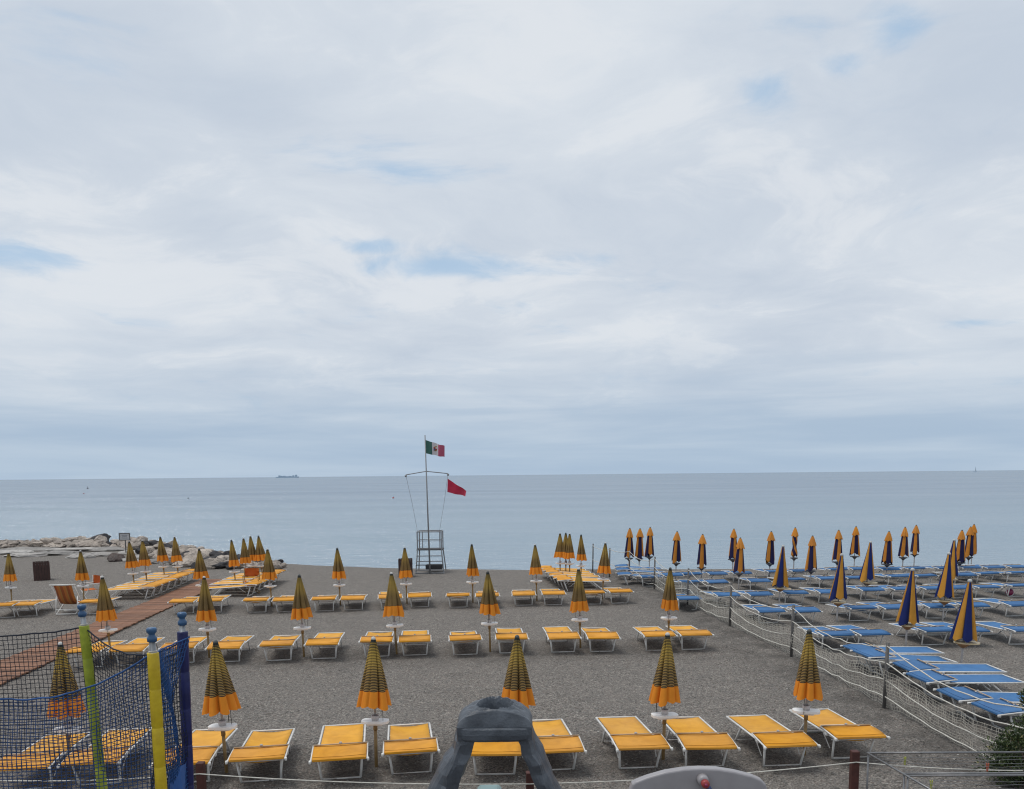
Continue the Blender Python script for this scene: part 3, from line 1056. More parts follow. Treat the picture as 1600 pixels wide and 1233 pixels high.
def make_parasol(kind, seed):
    name = {'stripe': 'striped_parasol', 'navy': 'navy_parasol', 'capped': 'capped_parasol', 'wrapped': 'capped_parasol'}[kind]
    t = thing(name, 'x', 'parasol')
    rs = random.Random(seed * 13 + 1)
    top = 1.93
    lo = MB()
    if kind == 'stripe':
        lo.tube([(0, 0, -0.25), (0, 0, 0.62)], 0.024, 8)
        lo.tube([(0, 0, 0.55), (0, 0, 0.64)], 0.031, 8)
        lo.build('lower_pole', M['pole_tan'], t, True)
    else:
        lo.tube([(0, 0, -0.25), (0, 0, 0.60)], 0.023, 8)
        lo.tube([(0, 0, 0.50), (0, 0, 0.60)], 0.03, 8)
        lo.build('lower_pole', M['pole_grey'], t, True)
    up = MB()
    up.tube([(0, 0, 0.6), (0, 0, top - 0.04)], 0.017, 8)
    up.build('upper_pole', M['pole_grey'], t, True)
    fi = MB()
    if kind == 'stripe':
        fi.lathe([(0.03, 0), (0.036, 0.012), (0.032, 0.03), (0.018, 0.045), (0.004, 0.05)], 10, (0, 0, top - 0.045))
        fi.build('finial', M['finial'] if seed % 2 else M['finial_dark'], t, True)
        canopy(top - 0.03, 0.935 + rs.uniform(-0.02, 0.02), 0.032, 0.248 + rs.uniform(-0.055, 0.015), seed, M['stripe'], 'canopy', t, 1.0, rs.uniform(-0.3, 0.3), 0.58, 0.022)
        tray('white', 0.665, t)
    elif kind == 'navy':
        fi.lathe([(0.02, 0), (0.045, 0.015), (0.05, 0.04), (0.04, 0.068), (0.012, 0.082)], 10, (0, 0, top - 0.05))
        fi.build('finial', M['finial'], t, True)
        canopy(top - 0.03, 0.70 + rs.uniform(-0.02, 0.02), 0.042, 0.27, seed, M['navy'], 'canopy', t, 1.12, rs.uniform(-0.2, 0.2), 0.42, 0.06, 0.0, 6)
        tray('cream', 0.56, t)
    else:
        fi.lathe([(0.02, 0), (0.034, 0.012), (0.03, 0.03), (0.008, 0.05)], 10, (0, 0, top - 0.04))
        fi.build('finial', M['finial_dark'], t, True)
        tw = 3.2 if kind == 'wrapped' else rs.uniform(-0.3, 0.3)
        canopy(top - 0.22, 0.74 + rs.uniform(-0.03, 0.03), 0.095, 0.155 if kind == 'wrapped' else 0.215, seed, M['capped'], 'canopy', t, 0.9, tw, 0.30, 0.07,
               0.35 if kind == 'wrapped' else 0.0, 6)
        canopy(top - 0.03, top - 0.36, 0.035, 0.158, seed + 50, M['cap'], 'cap', t, 0.9, 0.0, 0.20, 0.03)
        tray('dark', 0.58, t)
    for k in range(2):
        cd = MB()
        a = rs.uniform(0, 6.28)
        r = 0.12
        cd.tube([(r * math.cos(a), r * math.sin(a), 0.98), (r * 1.05 * math.cos(a), r * 1.05 * math.sin(a), 0.72 - 0.06 * k)], 0.004 if k else 0.006, 4)
        cd.build('strap', M['cord'], t)
    remember(t)
    return t


PS = [make_parasol('stripe', q) for q in (1, 2, 3, 4, 5, 6, 7)]
PN = [make_parasol('navy', q) for q in (11, 12, 13)]
PC = [make_parasol('capped', q) for q in (21, 22, 23)]
PW = [make_parasol('wrapped', 31)]


def parasol(protos, i, top_px, base, label, group, rz=None, cap_tilt=0.11):
    """base on the ground, finial over the given place at its own depth; leans as much as that needs"""
    top = on_y(top_px[0], top_px[1], base.y)
    d = top - base
    hgt = 1.935
    tx = math.atan2(d.x, max(d.z, 0.5))
    tx = max(-cap_tilt, min(cap_tilt, tx))
    rz = rnd.uniform(0, 0.7) if rz is None else rz
    rot = Matrix.Rotation(tx, 4, 'Y') @ Matrix.Rotation(R(rnd.uniform(-1, 1)), 4, 'X') @ Matrix.Rotation(rz, 4, 'Z')
    proto = protos[i % len(protos)]
    o = place(proto, base, 0, label, group)
    o.rotation_euler = rot.to_euler()
    k = max(0.93, min(1.07, d.length / hgt))
    o.scale = (k, k, k)
    o.location = (base.x, base.y, ground_z(base.x, base.y))
    return o


stripe_rows = [
    ('front', [(93, 1003, 112, 1213), (337, 999, 354, 1207), (583, 995, 588, 1198), (808, 992, 806, 1195), (1043, 988, 1036, 1187), (1265, 983, 1257, 1180)]),
    ('middle', [(160, 900, 174, 1031), (319, 900, 327, 1028), (467, 897, 475, 1026), (611, 894, 620, 1022), (762, 892, 766, 1018), (904, 888, 907, 1013), (1047, 887, 1044, 1009)]),
    ('back', [(13, 862, 19, 948), (126, 860, 132, 946), (311, 857, 317, 946), (418, 857, 425, 948), (527, 856, 532, 946), (632, 855, 636, 944), (737, 850, 739, 942), (836, 850, 839, 939), (946, 847, 941, 936)]),
]
n = 0
for rname, pts in stripe_rows:
    for i, (tx, ty, bx, by) in enumerate(pts):
        lab = 'closed yellow and black striped parasol, %s from the left in the %s yellow row' % (ORD[i], rname)
        parasol(PS, n, (tx, ty), on_z(bx, by), lab, 'striped parasols in the %s row' % rname, rz=rnd.uniform(-0.25, 0.25))
        n += 1


def parasol_block(px_list, xs_dx, word, group):
    for i, (tx, ty) in enumerate(px_list):
        global n
        v = ray(tx, ty)
        t_ = (1.93 - H) / v.z
        base = Vector((v.x * t_ + xs_dx, v.y * t_, 0))
        parasol(PS, n, (tx, ty), base, 'closed striped parasol, %s from the left above the lounger block %s' % (ORD[i], word), group, rz=rnd.uniform(-0.25, 0.25))
        n += 1


parasol_block([(202, 845), (222, 843), (250, 838), (272, 838)], 0.1, 'left of the boardwalk', 'striped parasols over the block left of the boardwalk')
parasol_block([(361, 843), (380, 840.5), (391, 837), (404, 837)], 0.1, 'right of the boardwalk', 'striped parasols over the block right of the boardwalk')
parasol_block([(875, 832.5), (884, 832.5), (890, 833), (908, 835)], 0.0, 'near the sea', 'striped parasols over the block near the sea')

capped = [(984, 826), (1000, 826), (1016, 824), (1058, 830), (1098, 834), (1147, 826), (1157, 840), (1205, 830), (1243, 824), (1270, 837), (1311, 828),
          (1338, 822), (1389, 830), (1414, 823), (1432, 819), (1503, 828), (1517, 822), (1522, 818)]
navy = [(1224, 853), (1316, 867), (1360, 847), (1426, 889), (1483, 865), (1491, 843), (1515, 906)]
cidx = 0
for i, (tx, ty) in enumerate(capped):
    v = ray(tx, ty)
    t_ = (1.93 - H) / v.z
    base = Vector((v.x * t_ - 0.03, v.y * t_, 0))
    wr = tx == 1243
    lab = 'closed parasol with an orange cap, tightly twisted, thinnest beyond the blue loungers' if wr else \
        'closed orange capped parasol, %s from the left of those beyond the blue loungers' % ORD[i]
    parasol(PW if wr else PC, cidx, (tx, ty), base, lab, 'orange capped parasols among the blue loungers', rz=rnd.uniform(0, 6.28))
    cidx += 0 if wr else 1
for i, (tx, ty) in enumerate(navy):
    v = ray(tx, ty)
    t_ = (1.95 - H) / v.z
    base = Vector((v.x * t_ - 0.09, v.y * t_, 0))
    parasol(PN, i, (tx, ty), base, 'closed navy and yellow panelled cone parasol, %s from the left on the blue side' % ORD[i],
            'navy and yellow parasols among the blue loungers', rz=rnd.uniform(-0.45, 0.45) + R(60) * (i % 2))

# ------------------------------------------------------------------ net fence between the two beaches
fencer = thing('net_fence', 'grey post fence with sagging white ropes and pale netting between yellow and blue loungers', 'fence')
PH = 1.22
ropes_z = (1.17, 0.86, 0.55, 0.24)
sagz = (0.26, 0.22, 0.20, 0.12)
for i, p in enumerate(fence):
    m = MB()
    gz = ground_z(p.x, p.y)
    m.tube([(p.x, p.y, gz - 0.2), (p.x + 0.02, p.y, gz + PH)], 0.032 if i > 4 else 0.028, 8)
    m.build('post', M['post_grey'], fencer, True)


def between(a, b, t, z, sag):
    p = a.lerp(b, t)
    return Vector((p.x, p.y, ground_z(p.x, p.y) * 0.6 + z - 4 * sag * t * (1 - t)))


for i in range(len(fence) - 1):
    a, b = fence[i], fence[i + 1]
    for rz_, sg in zip(ropes_z, sagz):
        if i < 2 and rz_ in (0.86, 0.24):
            continue
        m = MB()
        sg2 = sg * min(1.15, (a - b).length / 4.2) * rnd.uniform(0.85, 1.15)
        m.tube([between(a, b, k / 14, rz_, sg2) for k in range(15)], 0.011, 5)
        m.build('rope', M['rope'], fencer, True)
    if i >= 3:
        L = (b - a).length
        nh = int(L / 0.075)
        nv = 11
        m = MB()

        def npnt(u, v):
            p = a.lerp(b, u)
            ztop = 0.55 - 0.19 * 4 * u * (1 - u) * 0.9
            bulge = 0.05 * noise.noise(Vector((u * L * 1.3, v * 3.0, i * 3.1)))
            nrm = Vector((b.y - a.y, -(b.x - a.x), 0)).normalized()
            z = ground_z(p.x, p.y) + 0.015 + (ztop + 0.16) * v + 0.02 * noise.noise(Vector((u * L * 2, v * 4, i * 7.0)))
            return Vector((p.x, p.y, z)) + nrm * (bulge - 0.07 * (1 - v) ** 2)
        for q in range(nv + 1):
            m.tube([npnt(k / 26, q / nv) for k in range(27)], 0.0044, 3, False)
        for q in range(nh + 1):
            u = q / nh
            m.tube([npnt(min(1, max(0, u + 0.006 * math.sin(q * 1.7 + k))), k / 6) for k in range(7)], 0.0042, 3, False)
        ob = m.build('netting', M['net_white'], fencer)
        ob['kind'] = 'stuff'

# ------------------------------------------------------------------ low rope fence in front
rp_posts = [(-40, 1200, 11.0), (313, 1191, 11.0), (828, 1206, 10.55), (1336, 1173, 11.1), (1700, 1185, 11.1)]
rope_fence = thing('rope_fence', 'low row of red brown timber posts joined by one white rope before the front loungers', 'fence')
tops = []
for px, py, d in rp_posts:
    p = on_y(px, py, d)
    tops.append(p)
    m = MB()
    m.box((p.x, p.y, p.z / 2 - 0.1), (0.10, 0.10, p.z + 0.2), bev=0.008)
    m.build('post', M['post_red'], rope_fence)
for a, b in zip(tops, tops[1:]):
    m = MB()
    za, zb_ = a.z - 0.14, b.z - 0.14
    m.tube([(a.x + (b.x - a.x) * k / 16, a.y - 0.055 + (b.y - a.y) * k / 16, za + (zb_ - za) * k / 16 - 0.05 * 4 * (k / 16) * (1 - k / 16)) for k in range(17)], 0.008, 6)
    m.build('rope', M['rope'], rope_fence, True)

# ------------------------------------------------------------------ breakwater


def boulder(name, c, sx, sy, sz, mat, seed, label, group=None, rough=0.34, cut=8):
    rs = random.Random(seed)
    bm = bmesh.new()
    bmesh.ops.create_icosphere(bm, subdivisions=3, radius=1.0)
    planes = []
    for _ in range(cut):
        nv = Vector((rs.uniform(-1, 1), rs.uniform(-1, 1), rs.uniform(-0.5, 1))).normalized()
        planes.append((nv, rs.uniform(0.45, 0.80)))
    for v in bm.verts:
        p = v.co.copy()
        for nv, dd in planes:
            e = p.dot(nv) - dd
            if e > 0:
                p -= nv * e * 0.9
        nn = noise.fractal(p * 2.3 + Vector((seed * 3.1, 0, 0)), 0.8, 2.1, 5)
        p *= 1 + rough * 0.45 * nn
        v.co = Vector((p.x * sx, p.y * sy, p.z * sz))
    me = bpy.data.meshes.new(name)
    bm.to_mesh(me)
    bm.free()
    me.materials.append(mat)
    o = bpy.data.objects.new(name, me)
    COL.objects.link(o)
    o.location = c
    o.rotation_euler = (rs.uniform(-0.2, 0.2), rs.uniform(-0.2, 0.2), rs.uniform(0, 6.28))
    tag(o, label, 'boulder' if 'boulder' in name else 'rock', group)
    return o


top_line = ([-60, 0, 60, 100, 140, 180, 225, 270, 300, 340, 380, 410, 440], [846, 845, 844, 842, 841, 843, 842, 848, 853, 862, 871, 876, 880])
bot_line = ([-60, 0, 100, 160, 200, 240, 270, 320, 370, 450], [854, 853, 851, 851, 852, 866, 878, 881, 881.5, 881])
seed = 100
GR = 'pale boulders of the low breakwater'
cnt = 0
for row in range(7):
    k = row / 6
    px = -40 + rnd.uniform(0, 10)
    if row in (1, 3, 5):
        px += 14
    while px < 442:
        yt, yb = np.interp(px, *top_line), np.interp(px, *bot_line)
        py = yt + (yb - yt) * k + rnd.uniform(-1, 1)
        # heaped towards the back
        zc = 0.12 + 0.30 * (1 - k) * min(1, max(0, (430 - px) / 150))
        p = on_z(px, py + 3, zc)
        w_ = rnd.uniform(0.32, 0.68) * (1.0 if px < 380 else 0.7)
        dark = (px > 330 and row < 4 and rnd.random() < 0.75) or (rnd.random() < 0.10)
        if (px > 300 and (yb - yt) < 10 and row % 2) or (px < 225 and row % 2):
            px += 12
            continue
        boulder('boulder', (p.x, p.y, zc), w_, w_ * rnd.uniform(0.6, 1.0), w_ * rnd.uniform(0.36, 0.6), M['rock_dark'] if dark else M['rock'], seed,
                '%s breakwater boulder %s, %s' % ('dark wet' if dark else 'pale grey',
                                                  ('on the crest', 'on the crest', 'high on the slope', 'halfway down', 'halfway down', 'at the foot', 'at the foot')[row],
                                                  next(z_ for lim, z_ in ((40, 'left of the bin'), (96, 'behind the bin'), (182, 'between bin and sign'), (214, 'beside the sign'), (262, 'just right of the sign'),
                                                                          (320, 'midway along'), (999, 'near the seaward end')) if px < lim)), GR + (' (dark ones)' if dark else ''))
        seed += 1
        cnt += 1
        px += w_ * 27 * rnd.uniform(0.95, 1.5)
by_label = {}
for ob in COL.objects:
    if ob.name.startswith('boulder'):
        by_label.setdefault(ob['label'], []).append(ob)
for lb, obs in by_label.items():
    if len(obs) > 1:
        for i, ob in enumerate(sorted(obs, key=lambda q: q.location.x / q.location.y)):
            ob['label'] = '%s, %s from left' % (lb, ORD[i])
# named ones
p = on_z(140, 848, 0.3)
boulder('boulder', (p.x, p.y + 1.0, 0.42), 1.15, 0.7, 0.42, M['rock_dark'], 901, 'large dark boulder on the crest of the breakwater, longest of them')
p = on_z(182, 877, 0.0)
boulder('boulder', (p.x, p.y, 0.18), 0.50, 0.42, 0.36, M['rock_brown'], 902, 'round brown boulder alone on the gravel before the pale flat rocks')
p = on_z(432, 880, 0.0)
boulder('boulder', (p.x, p.y, 0.0), 0.5, 0.35, 0.2, M['rock_dark'], 903, 'small dark boulder at the seaward tip of the breakwater')
slabs = [(14, 853, 2.6), (78, 852, 2.8), (146, 852, 2.6), (52, 857, 2.6), (118, 857, 2.4), (182, 856, 2.3), (4, 861, 2.3), (212, 861, 1.7), (228, 869, 1.5), (-28, 856, 2.4), (90, 863, 2.0), (158, 864, 1.9), (252, 876, 1.2), (38, 866, 1.6), (206, 874, 0.9), (122, 868, 1.3)]
for i, (px, py, sx) in enumerate(slabs):
    p = on_z(px, py + 2, 0.05)
    boulder('flat_rock', (p.x, p.y, 0.05), sx * 0.8, sx * 0.46, 0.17, M['slab'], 930 + i, 'pale flat rock slab before the breakwater, %s from the left' % ORD[sorted(q[0] for q in slabs).index(px)],
            'pale flat rocks before the breakwater', 0.30, 5).rotation_euler = (0, 0, rnd.uniform(-0.3, 0.3))

# sign on a post by the rocks
p = on_z(197, 866, 0)
sg = thing('sign', 'small white notice in a dark frame on a thin post before the rocks', 'sign', (p.x, p.y, 0))
k = p.y / F
m = MB()
m.tube([(0, 0, -0.1), (0, 0, 24 * k * 0.98)], 0.035, 6)
m.build('post', M['post_grey'], sg)
bw, bh, zc = 15 * k, 9.5 * k, 27.5 * k
m = MB()
m.box((0, -0.045, zc), (bw, 0.02, bh))
pl = m.build('plate', M['sign_white'], sg)
m = MB()
for q in range(3):
    m.box((0, -0.057, zc + bh * (0.22 - 0.22 * q)), (bw * (0.6 - 0.12 * (q % 2)), 0.004, bh * 0.07))
m.build('print', M['sign_ink'], pl)
m = MB()
for sx in (-1, 1):
    m.box((sx * (bw / 2 + 0.02), -0.045, zc), (0.04, 0.05, bh + 0.08))
    m.box((0, -0.045, zc + sx * (bh / 2 + 0.02)), (bw, 0.046, 0.04))
m.build('frame', M['post_grey'], sg)

# ------------------------------------------------------------------ litter bins of boards


def make_bin(px, py, wpx, hpx, label):
    p = on_z(px, py, 0)
    k = p.y / F
    wd, hg = wpx * k, hpx * k
    t = thing('litter_bin', label, 'bin', (p.x, p.y, 0), -math.atan2(p.x, p.y) + R(rnd.uniform(-3, 3)))
    n_ = 6
    bw_ = wd / n_
    for sy in (-1, 1):
        for q in range(n_):
            m = MB()
            m.box(((q - (n_ - 1) / 2) * bw_, sy * (wd / 2 - 0.012), hg / 2 + rnd.uniform(-0.01, 0.01)), (bw_ * 0.93, 0.024, hg), bev=0.004)
            m.build('board', M['bin_wood'], t)
            m = MB()
            m.box((sy * (wd / 2 - 0.012), (q - (n_ - 1) / 2) * bw_ * 0.9, hg / 2 + rnd.uniform(-0.01, 0.01)), (0.024, bw_ * 0.84, hg), bev=0.004)
            m.build('board', M['bin_wood'], t)
    m = MB()
    m.box((0, 0, hg * 0.45), (wd - 0.06, wd - 0.06, hg * 0.8))
    m.build('liner', M['finial_dark'], t)
    return t


make_bin(66, 906, 23, 28.5, 'dark brown timber litter bin alone on the gravel near the rocks')
make_bin(634, 901, 22, 28, 'dark brown timber litter bin behind a striped parasol near the lifeguard tower')

# ------------------------------------------------------------------ deckchair and director's chairs
p = on_z(103, 961, 0)
dk = thing('deckchair', 'white framed deckchair with orange and brown striped canvas', 'deckchair', (p.x, p.y, 0), R(8))
wd = 0.29
m = MB()
for sx in (-1, 1):
    m.tube([(sx * wd, 0.0, 0.02), (sx * (wd + 0.0), 0.85, 0.32)], 0.017, 6)
m.tube([(-wd, 0.0, 0.03), (wd, 0.0, 0.03)], 0.017, 6)
m.tube([(-wd, 0.85, 0.33), (wd, 0.85, 0.33)], 0.017, 6)
m.build('seat_frame', M['white_tube'], dk, True)
m = MB()
for sx in (-1, 1):
    m.tube([(sx * (wd + 0.05), 0.75, 0.02), (sx * (wd + 0.05), -0.12, 0.98)], 0.017, 6)
m.tube([(-wd - 0.10, -0.12, 0.98), (wd + 0.10, -0.12, 0.98)], 0.02, 6)
m.tube([(-wd - 0.05, 0.75, 0.03), (wd + 0.05, 0.75, 0.03)], 0.017, 6)
m.build('back_frame', M['white_tube'], dk, True)
m = MB()
for sx in (-1, 1):
    m.tube([(sx * (wd + 0.03), 0.06, 0.04), (sx * (wd + 0.03), 0.20, 0.58)], 0.015, 6)
m.tube([(-wd - 0.03, 0.06, 0.16), (wd + 0.03, 0.06, 0.16)], 0.014, 6)
m.build('prop', M['white_tube'], dk, True)
m = MB()
cl_ = [(-0.11, 0.965), (0.02, 0.78), (0.12, 0.60), (0.24, 0.44), (0.42, 0.32), (0.62, 0.28), (0.84, 0.335)]
m.sheet([[((-1 + 2 * j / 4) * (wd - 0.02 - 0.012 * math.sin(i)), y, z - 0.02 * (1 - (-1 + j / 2) ** 2)) for j in range(5)] for i, (y, z) in enumerate(cl_)], 0.006)
m.build('canvas', M['deck_stripes'], dk, True)
remember(dk)


def director_chair(loc, rz, label, frame):
    t = thing('folding_chair', label, 'chair', loc, rz, 'orange canvas chairs among the yellow loungers')
    m = MB()
    for sy in (-1, 1):
        m.tube([(-0.27, sy * 0.22, 0.015), (0.27, sy * 0.22, 0.44)], 0.014, 5)
        m.tube([(0.27, sy * 0.22, 0.015), (-0.27, sy * 0.22, 0.44)], 0.014, 5)
    for sx in (-1, 1):
        m.tube([(sx * 0.27, -0.24, 0.015), (sx * 0.27, 0.24, 0.015)], 0.014, 5)
        m.tube([(sx * 0.27, -0.22, 0.44), (sx * 0.27, -0.22, 0.64)], 0.014, 5)
    m.build('frame', frame, t, True)
    for sx in (-1, 1):
        m = MB()
        m.box((sx * 0.27, 0.0, 0.65), (0.05, 0.5, 0.022), bev=0.004)
        m.build('armrest', frame, t)
        m = MB()
        m.tube([(sx * 0.27, 0.22, 0.44), (sx * 0.27, 0.25, 0.90)], 0.014, 5)
        m.build('upright', frame, t, True)
    m = MB()
    m.sheet([[(-0.26 + 0.52 * j / 4, -0.22 + 0.44 * i / 3, 0.45 - 0.03 * (1 - (j / 2 - 1) ** 2)) for j in range(5)] for i in range(4)], 0.008)
    m.build('seat', M['orange'], t, True)
    m = MB()
    m.sheet([[(-0.275 + 0.55 * j / 4, 0.245 + 0.03 * (1 - (j / 2 - 1) ** 2), 0.60 + 0.31 * i / 3) for j in range(5)] for i in range(4)], 0.006)
    m.build('backrest', M['orange'], t, True)


p = on_z(395, 926, 0)
director_chair((p.x, p.y - 0.1, 0), R(10), 'orange canvas folding armchair with wooden arms before the packed yellow loungers', M['pole_tan'])
p = on_z(143, 940, 0)
director_chair((p.x, p.y, 0), R(-38), 'orange canvas folding chair seen from the side behind a striped parasol', M['leg_tube'])

# ------------------------------------------------------------------ lifeguard tower with flags
tb = on_z(674, 893.5, 0)
TY = tb.y
k = TY / F
tw = thing('lifeguard_tower', 'grey steel lifeguard platform with ladder steps and railing at the waterline', 'lifeguard tower', (tb.x, TY, 0))


def tl(px, py, dy=0.0):
    q = on_y(px, py, TY + dy)
    return Vector((q.x - tb.x, dy, q.z))


zp = tl(674, 858).z
zr = tl(674, 830).z
xl, xr = tl(654, 858).x, tl(691, 858).x
xlb, xrb = tl(652, 893).x, tl(696, 893).x
for (xt, xb) in ((xl, xlb), (xr, xrb)):
    for dyt, dyb in ((-0.45, -0.75), (0.45, 0.6)):
        m = MB()
        m.tube([(xb, dyb, -0.15), (xt, dyt, zp), (xt, dyt, zr)], 0.027, 6)
        m.build('leg', M['tower'], tw)
m = MB()
for z in (zr, (zp + zr) / 2):
    rad = 0.024 if z == zr else 0.012
    for sy in (-0.45, 0.45):
        m.tube([(xl, sy, z), (xr, sy, z)], rad, 6)
    for x in (xl, xr):
        m.tube([(x, -0.45, z), (x, 0.45, z)], rad, 6)
for x in (xl + 0.14, xr - 0.14):
    m.tube([(x, 0.45, zp), (x, 0.45, zr)], 0.02, 6)
m.build('railing', M['tower'], tw)
for q in range(6):
    m = MB()
    m.box((xl + (xr - xl) * 0.5, -0.45 + 0.9 * (q + 0.5) / 6, zp), (xr - xl + 0.1, 0.13, 0.045))
    m.build('floor_board', M['tower_wood'], tw)
for q, yy in enumerate((867, 875, 880.5, 888, 893)):
    z = max(0.03, tl(674, yy).z)
    f = z / zp
    m = MB()
    x0_, x1_ = xlb + (xl - xlb) * f, xrb + (xr - xrb) * f
    m.box(((x0_ + x1_) / 2, -0.75 + 0.30 * f - 0.03, z), (x1_ - x0_, 0.11, 0.032))
    m.build('step', M['tower_wood'] if q == 2 else M['tower'], tw)
m = MB()
m.box(((xl + xr) / 2 + 0.15, 0.1, 0.22), (0.75, 0.5, 0.2), bev=0.02)
m.build('chest', M['tower_wood'], tw)

fp = thing('flagpole', 'tall grey flagpole with a bowed crossarm and two halyards, standing against the lifeguard tower', 'flagpole', (tb.x, TY, 0))
YF = -0.85
ptop, pbot = tl(664.0, 680, YF), tl(672, 895, YF)
m = MB()
m.tube([(pbot.x, YF, -0.2), (ptop.x, YF, ptop.z)], [0.04, 0.024], 8)
m.build('pole', M['tower'], fp, True)
arm_z = tl(667, 736.5, YF).z
armx = tl(666, 737, YF).x
aL, aR = tl(634, 742, YF), tl(700, 740, YF)
m = MB()
m.tube([(aL.x, YF, aL.z), (armx, YF, arm_z), (aR.x, YF, aR.z)], 0.02, 6)
m.build('crossarm', M['tower'], fp)
for a_, b_ in ((aL, tl(654, 829)), (aR, tl(688, 829))):
    m = MB()
    m.tube([(a_.x, YF, a_.z), (a_.x + (b_.x - a_.x) * 0.5 + 0.02, YF + 0.2, (a_.z + b_.z) / 2), (b_.x, -0.45, b_.z)], 0.008, 4)
    m.lathe([(0.02, -0.1), (0.05, -0.07), (0.05, -0.03), (0.02, 0)], 8, (a_.x, YF, a_.z))
    m.build('halyard', M['tower'], fp)


def flag(name, corners, mat, label, parent_none=True, ripples=2.2, nu=22, nv=12, tone=None):
    """corners: hoist top, hoist bottom, fly bottom, fly top (in world x,z at one depth)"""
    ht, hb, fb, ft = corners
    V, UV, Fc = [], [], []
    for j in range(nv + 1):
        for i in range(nu + 1):
            u, v = i / nu, j / nv
            p_ = (ht.lerp(hb, v)).lerp(ft.lerp(fb, v), u)
            off = 0.07 * math.sin(u * ripples * 2 * math.pi + v * 1.2) * u ** 0.6
            p_ = p_ + Vector((0.0, off, 0.02 * math.sin(u * ripples * 6.3 + 1.0) * u))
            V.append(p_)
            UV.append((u, 1 - v))
    for j in range(nv):
        for i in range(nu):
            a = j * (nu + 1) + i
            Fc.append((a, a + nu + 1, a + nu + 2, a + 1))
    org = ht.copy()
    me = bpy.data.meshes.new(name)
    me.from_pydata([tuple(q - org) for q in V], [], Fc)
    uvl = me.uv_layers.new(name='UVMap')
    for li, lp in enumerate(me.loops):
        uvl.data[li].uv = UV[lp.vertex_index]
    me.materials.append(mat)
    me.polygons.foreach_set('use_smooth', [True] * len(me.polygons))
    o_ = bpy.data.objects.new(name, me)
    COL.objects.link(o_)
    o_.location = org
    tag(o_, label, 'flag')
    return o_, V, nu


FY = TY + YF
fl, FV, nu_ = flag('flag', (on_y(664.6, 687.5, FY), on_y(665.4, 708.5, FY), on_y(694.5, 714.5, FY), on_y(694.5, 697, FY)), M['tricolour'],
                   'green, white and red flag with a crest flying from the top of the flagpole')
# the crest in the white band: a quartered shield under a small crown, in cloth just proud of both faces
c0 = on_y(680, 700.5, FY) - fl.location


def patch(px0, px1, py0, py1, mat, nm, parent, lift, pts=None):
    m_ = MB()
    for side_ in (-1,):
        a_, b_ = on_y(px0, py0, FY) - fl.location, on_y(px1, py1, FY) - fl.location
        um = ((px0 + px1) / 2 - 665.5) / 29.0
        off_ = 0.07 * math.sin(um * 2.2 * 2 * math.pi + 0.55) * um ** 0.6
        m_.box(((a_.x + b_.x) / 2, off_ - 0.012 - lift, (a_.z + b_.z) / 2), (abs(b_.x - a_.x), 0.012, abs(b_.z - a_.z)))
    return m_.build(nm, mat, parent)


em = patch(677.2, 683.2, 697.5, 704.6, M['em_gold'], 'crest', fl, 0.0)
for nm, x0_, x1_, y0_, y1_, mt in (('crest_quarter', 677.6, 680.0, 698.8, 701.2, 'em_red'), ('crest_quarter', 680.4, 682.8, 698.8, 701.2, 'em_white'),
                                   ('crest_quarter', 677.6, 680.0, 701.5, 703.8, 'em_blue'), ('crest_quarter', 680.4, 682.8, 701.5, 703.8, 'em_red')):
    patch(x0_, x1_, y0_, y1_, M[mt], nm, em, 0.01)
rf, _, _ = flag('flag', (on_y(699.5, 748, FY), on_y(699, 769, FY), on_y(727, 775.5, FY), on_y(728.5, 767, FY)), M['flag_red'],
                'plain red warning flag flying from the crossarm of the flagpole', ripples=1.4)

# ------------------------------------------------------------------ trampoline-like play cage with netting in the left foreground
cage = thing('play_cage', 'netted play cage with padded yellow, green and navy poles capped in blue', 'play cage')


def pole_axis(top_px, bot_px, d):
    a_ = on_y(top_px[0], top_px[1], d)
    b_ = on_y(bot_px[0], bot_px[1], d)
    t_ = (a_.z + 0.0) / (a_.z - b_.z)
    g_ = a_ + (b_ - a_) * t_
    return a_, g_


